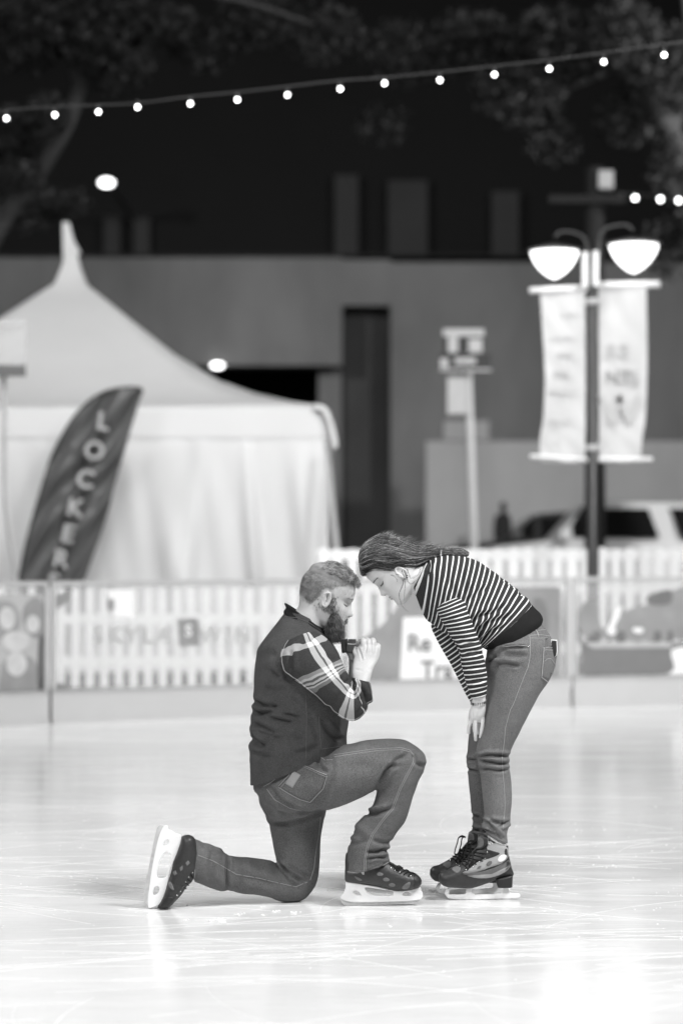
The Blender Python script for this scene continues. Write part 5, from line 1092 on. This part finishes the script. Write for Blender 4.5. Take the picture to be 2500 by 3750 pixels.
m = MB(); loft(m, [(1598, 2262, 1655, 2210, .285, .05), (1578, 2292, 1645, 2235, .30, .058), (1596, 2338, 1668, 2285, .295, .055), (1622, 2386, 1692, 2332, .285, .050), (1651, 2436, 1715, 2388, .27, .046), (1682, 2498, 1735, 2455, .248, .040), (1706, 2545, 1748, 2508, .225, .036), (1722, 2572, 1755, 2545, .212, .032)], 60, 10, arc='A'); build(m, 'sleeve', M['jersey'], jer)
# jeans
m = MB()
loft(m, [(1800, 2320, 1965, 2268, YW, .125), (1788, 2360, 2000, 2308, YW-.01, .142), (1780, 2400, 2022, 2345, .145, .145), (1780, 2440, 2034, 2385, .13, .135), (1786, 2485, 2032, 2432, .115, .122), (1785, 2525, 2012, 2488, .10, .108), (1779, 2580, 1974, 2545, YL, .095), (1772, 2638, 1930, 2628, YL, .083), (1758, 2690, 1899, 2690, YL, .074), (1745, 2735, 1876, 2735, YL, .067), (1744, 2775, 1864, 2772, YL, .063), (1756, 2820, 1866, 2818, YL, .061), (1762, 2872, 1872, 2866, YL, .058), (1768, 2935, 1874, 2928, YL, .055), (1772, 2988, 1868, 2982, YL, .050), (1765, 3008, 1867, 3012, YL, .049), (1766, 3036, 1858, 3042, YL, .047), (1782, 3052, 1856, 3066, YL, .045), (1796, 3062, 1860, 3092, YL, .043)], 64, 6)
loft(m, [(1790, 2370, 1965, 2320, .20, .12), (1768, 2450, 1975, 2420, .22, .115), (1750, 2520, 1935, 2510, .23, .10), (1732, 2610, 1885, 2605, YR, .082), (1716, 2690, 1835, 2690, YR, .072), (1711, 2750, 1815, 2750, YR, .064), (1706, 2780, 1810, 2780, YR, .062), (1712, 2820, 1812, 2820, YR, .060), (1714, 2860, 1815, 2860, YR, .058), (1720, 2910, 1815, 2910, YR, .055), (1724, 2962, 1810, 2960, YR, .050), (1729, 2992, 1806, 2992, YR, .046), (1730, 3028, 1804, 3028, YR, .045), (1725, 3045, 1800, 3045, YR, .044), (1730, 3082, 1798, 3082, YR, .042)], 56, 6)
wme = remesh(m, .0042, 3, .5); rough(wme, .0010, .12, 41)
c4 = lambda *p: [(1500+x/2.94, 2600+y/2.94) for x, y in p]
cj = lambda *p: [(1700+x/3.92, 2280+y/3.92) for x, y in p]
crease(wme, [(c4((715, 515), (850, 490), (980, 490), (1075, 500)), 6, 9), (c4((725, 545), (850, 560), (960, 580), (1070, 580)), 6, 9), (c4((750, 640), (850, 640), (960, 655), (1075, 640)), 6, 7), (c4((615, 530), (660, 535), (720, 540)), 5, 7), (c4((615, 640), (670, 650), (730, 660)), 5, 7),
             (c4((770, 1190), (850, 1230), (930, 1320), (1000, 1400)), 6, 9), (c4((860, 1190), (950, 1215), (1040, 1215)), 6, 8), (c4((770, 1290), (850, 1310), (940, 1360)), 5, 8), (c4((1075, 1200), (1020, 1230), (960, 1260)), 5, 6), (c4((655, 1120), (690, 1140), (740, 1150)), 5, 8), (c4((665, 1280), (700, 1290), (750, 1300)), 5, 8),
             (cj((420, 720), (470, 600), (560, 590), (800, 625)), 7, 9), (cj((430, 500), (520, 400), (620, 370), (900, 355)), 6, 8), (cj((560, 440), (700, 460), (900, 480)), 8, 5), (cj((1190, 230), (1190, 350)), 5, 8), (cj((340, 560), (400, 540), (440, 480)), 5, 8)])
wj = link('jeans', wme, M['denimw'], woman); wt = bvh(wme)
m = MB()
seam(m, wt, cj((935, 185), (942, 300), (945, 420), (930, 560), (905, 660), (850, 790), (800, 920), (750, 1050), (700, 1180), (660, 1250))+[(1865, 2610), (1850, 2665), (1845, 2720), (1838, 2770), (1840, 2830), (1846, 2890), (1848, 2950), (1844, 3000), (1842, 3040)], .0011, .0006)
seam(m, wt, cj((545, 335), (600, 345), (760, 325), (920, 340)), .0012, .0006); seam(m, wt, cj((940, 185), (1100, 178), (1230, 195)), .0011, .0006); seam(m, wt, cj((945, 225), (1060, 228), (1190, 222)), .0010, .0006)
seam(m, wt, cj((1050, 115), (1180, 100)), .0011, .0006); seam(m, wt, cj((1020, 110), (1045, 150), (1060, 205)), .0022, .0015)
build(m, 'stitching', M['threadw'], wj)
m = MB(); patch(m, wt, cj((1132, 362), (1330, 360), (1310, 520), (1280, 790), (1185, 850), (1100, 785), (1120, 560)), .0022, 5)
if m.v: pk = build(m, 'back_pocket', M['denimw'], wj)
m = MB(); seam(m, wt, cj((1132, 362), (1120, 560), (1100, 785), (1185, 850)), .0015, .0034); seam(m, wt, cj((1140, 398), (1230, 400), (1320, 398)), .0010, .0034); seam(m, wt, cj((1135, 372), (1230, 362), (1322, 360)), .0012, .0034); seam(m, wt, cj((1140, 560), (1180, 525), (1230, 520), (1265, 570), (1290, 600)), .0010, .0034); build(m, 'pocket_stitching', M['threadw'], wj)
h = cast(wt, 1934, 2368, .002)
if h: m = MB(); ball(m, tuple(h[0]), (.003, .003, .003), 8, 6); build(m, 'rivet', M['chrome'], wj)
# phone in the back pocket
ph = empty('phone', tuple(P(2026, 2360, .06)), 'dark phone with a pale case edge sticking out of the back pocket', 'phone')
plate('phone_case', smoothpoly([(2016, 2346), (2020, 2343), (2036, 2344), (2039, 2348), (2038, 2400), (2014, 2400)], 3), [], .070, .010, M['white'], ph)
plate('phone_back', smoothpoly([(2019, 2349), (2022, 2346), (2034, 2347), (2037, 2350), (2036, 2400), (2017, 2400)], 3), [], .066, .006, M['black'], ph)
# bracelet
m = MB()
for k in range(22):
    a = 2*math.pi*k/22; c = P(1752, 2571, .052); p = c+np.array([.0295*math.cos(a), .0265*math.sin(a), -.006*math.sin(a)*-1+.004*math.cos(a)]); box(m, (-.0032, -.0012, -.0045), (.0032, .0012, .0045), Matrix.Translation(Vector(p)) @ Matrix.Rotation(a+math.pi/2, 4, 'Z'))
build(m, 'bracelet', M['chrome'], woman, False)
# ---- the woman's figure skates
def figskate(dx, Y):
    sh = lambda L: [(x+dx*1.0, y) if False else (x, y) for x, y in L]
    B = [[(1606, 3227, 1606, 3206, Y, .016), (1616, 3240, 1617, 3193, Y, .034), (1637, 3250, 1645, 3184, Y, .042), (1680, 3253, 1682, 3163, Y, .043), (1722, 3254, 1708, 3143, Y, .042), (1772, 3241, 1735, 3112, Y, .040), (1822, 3222, 1748, 3095, Y, .038), (1878, 3210, 1749, 3084, Y, .036), (1873, 3178, 1748, 3074, Y, .035), (1863, 3135, 1750, 3066, Y, .035), (1860, 3098, 1764, 3056, Y, .036)]]
    base = c8((350, 1190), (360, 1172), (710, 1172), (715, 1190), (690, 1215), (692, 1250), (740, 1283), (1000, 1276), (1110, 1264), (1136, 1245), (1142, 1192), (1110, 1185), (1110, 1168), (1265, 1165), (1268, 1182), (1218, 1192), (1225, 1240), (1260, 1264), (1368, 1268), (1390, 1290), (1388, 1318), (1360, 1330), (1000, 1345), (700, 1355), (450, 1350), (352, 1336), (322, 1300), (300, 1262), (322, 1215))
    pat = [('upper', 'bootgrey', c8((925, 470), (960, 480), (1180, 590), (1212, 660), (1205, 760), (1110, 840), (960, 890), (860, 930), (700, 970), (560, 975), (640, 925), (800, 800), (1090, 695), (920, 610), (925, 540)), .0018),
           ('side_panel', 'bootmid', c8((560, 985), (800, 960), (1100, 870), (1215, 790), (1245, 850), (1150, 950), (960, 1015), (760, 1020), (640, 1005)), .0020),
           ('stripe', 'bootgrey', c8((620, 1010), (800, 1026), (950, 1012), (1120, 955), (1235, 865), (1215, 920), (1120, 985), (960, 1035), (780, 1045)), .0026),
           ('dark_wedge', 'black', c8((920, 640), (1000, 655), (1092, 690), (1020, 735), (900, 775), (830, 770), (860, 700)), .0030),
           ('oval_badge', 'bannerw', c8((1065, 800), (1085, 740), (1140, 708), (1182, 725), (1165, 780), (1110, 815)), .0045), ('oval', 'bootmid', c8((900, 860), (925, 810), (970, 798), (980, 825), (945, 865)), .0045), ('oval', 'bootmid', c8((765, 910), (790, 875), (830, 868), (815, 900)), .0045),
           ('toe_panel', 'bootpatch', c8((400, 915), (470, 880), (530, 895), (520, 950), (470, 975)), .0018), ('tongue', 'bootpatch', c8((762, 470), (850, 480), (860, 580), (780, 620), (760, 560)), .0018),
           ('cuff', 'bannerw', c8((955, 455), (1060, 500), (1200, 560), (1195, 585), (1070, 545), (965, 485)), .0028)]
    return skate('', B, pat, [c8((520, 860), (560, 840), (620, 900)), c8((560, 810), (620, 820), (680, 880)), c8((600, 780), (680, 800), (760, 850)), c8((640, 760), (740, 780), (850, 800)), c8((680, 720), (790, 730), (880, 760)), c8((720, 680), (820, 690), (900, 700)), c8((650, 880), (700, 800), (720, 700), (760, 650)), c8((760, 640), (850, 620), (930, 560)), c8((590, 880), (640, 820), (660, 740)), c8((620, 940), (700, 860), (790, 780)), c8((700, 640), (680, 700), (640, 780))],
                 c8((520, 870), (615, 925), (660, 915), (715, 880), (805, 825), (880, 762), (915, 675), (955, 560), (980, 545)), base, [c8((400, 1205), (600, 1200), (602, 1225), (592, 1275), (385, 1278), (372, 1245))], [], Y, M['boot'], hold=.005, smoothh=False, fig=True)
sk1 = figskate(0, YL)
m = MB(); loft(m, [(1813, 3220, 1877, 3205, YL, .030, 3), (1818, 3238, 1876, 3228, YL, .027, 3), (1822, 3251, 1875, 3249, YL, .025, 3)], 24, 2); hl = build(m, 'heel', M['black'], sk1)
m = MB()
for L in ([(1738, 3085), (1722, 3082), (1712, 3088), (1708, 3105), (1700, 3130), (1698, 3146), (1706, 3150)], [(1735, 3080), (1725, 3090), (1722, 3110), (1716, 3130), (1710, 3148)], [(1712, 3086), (1725, 3078), (1740, 3084)]): tube(m, [P(x, y, YL-.005) for x, y in L], .0022, 6, 4)
build(m, 'lace_bow', M['lace'], sk1)
# far skate: copy every piece one level and deeper, set back beside the near one
def copy_tree(o, parent, off):
    c = o.copy(); C.objects.link(c); inv = o.matrix_parent_inverse.copy(); c.parent = parent; c.matrix_parent_inverse = inv
    for ch in list(o.children): copy_tree(ch, c, off)
    return c
sk2 = copy_tree(sk1, woman, None); sk2.location = sk1.location+Vector((-.028, YR-YL-.01, 0))
# keep everything standing on the ice
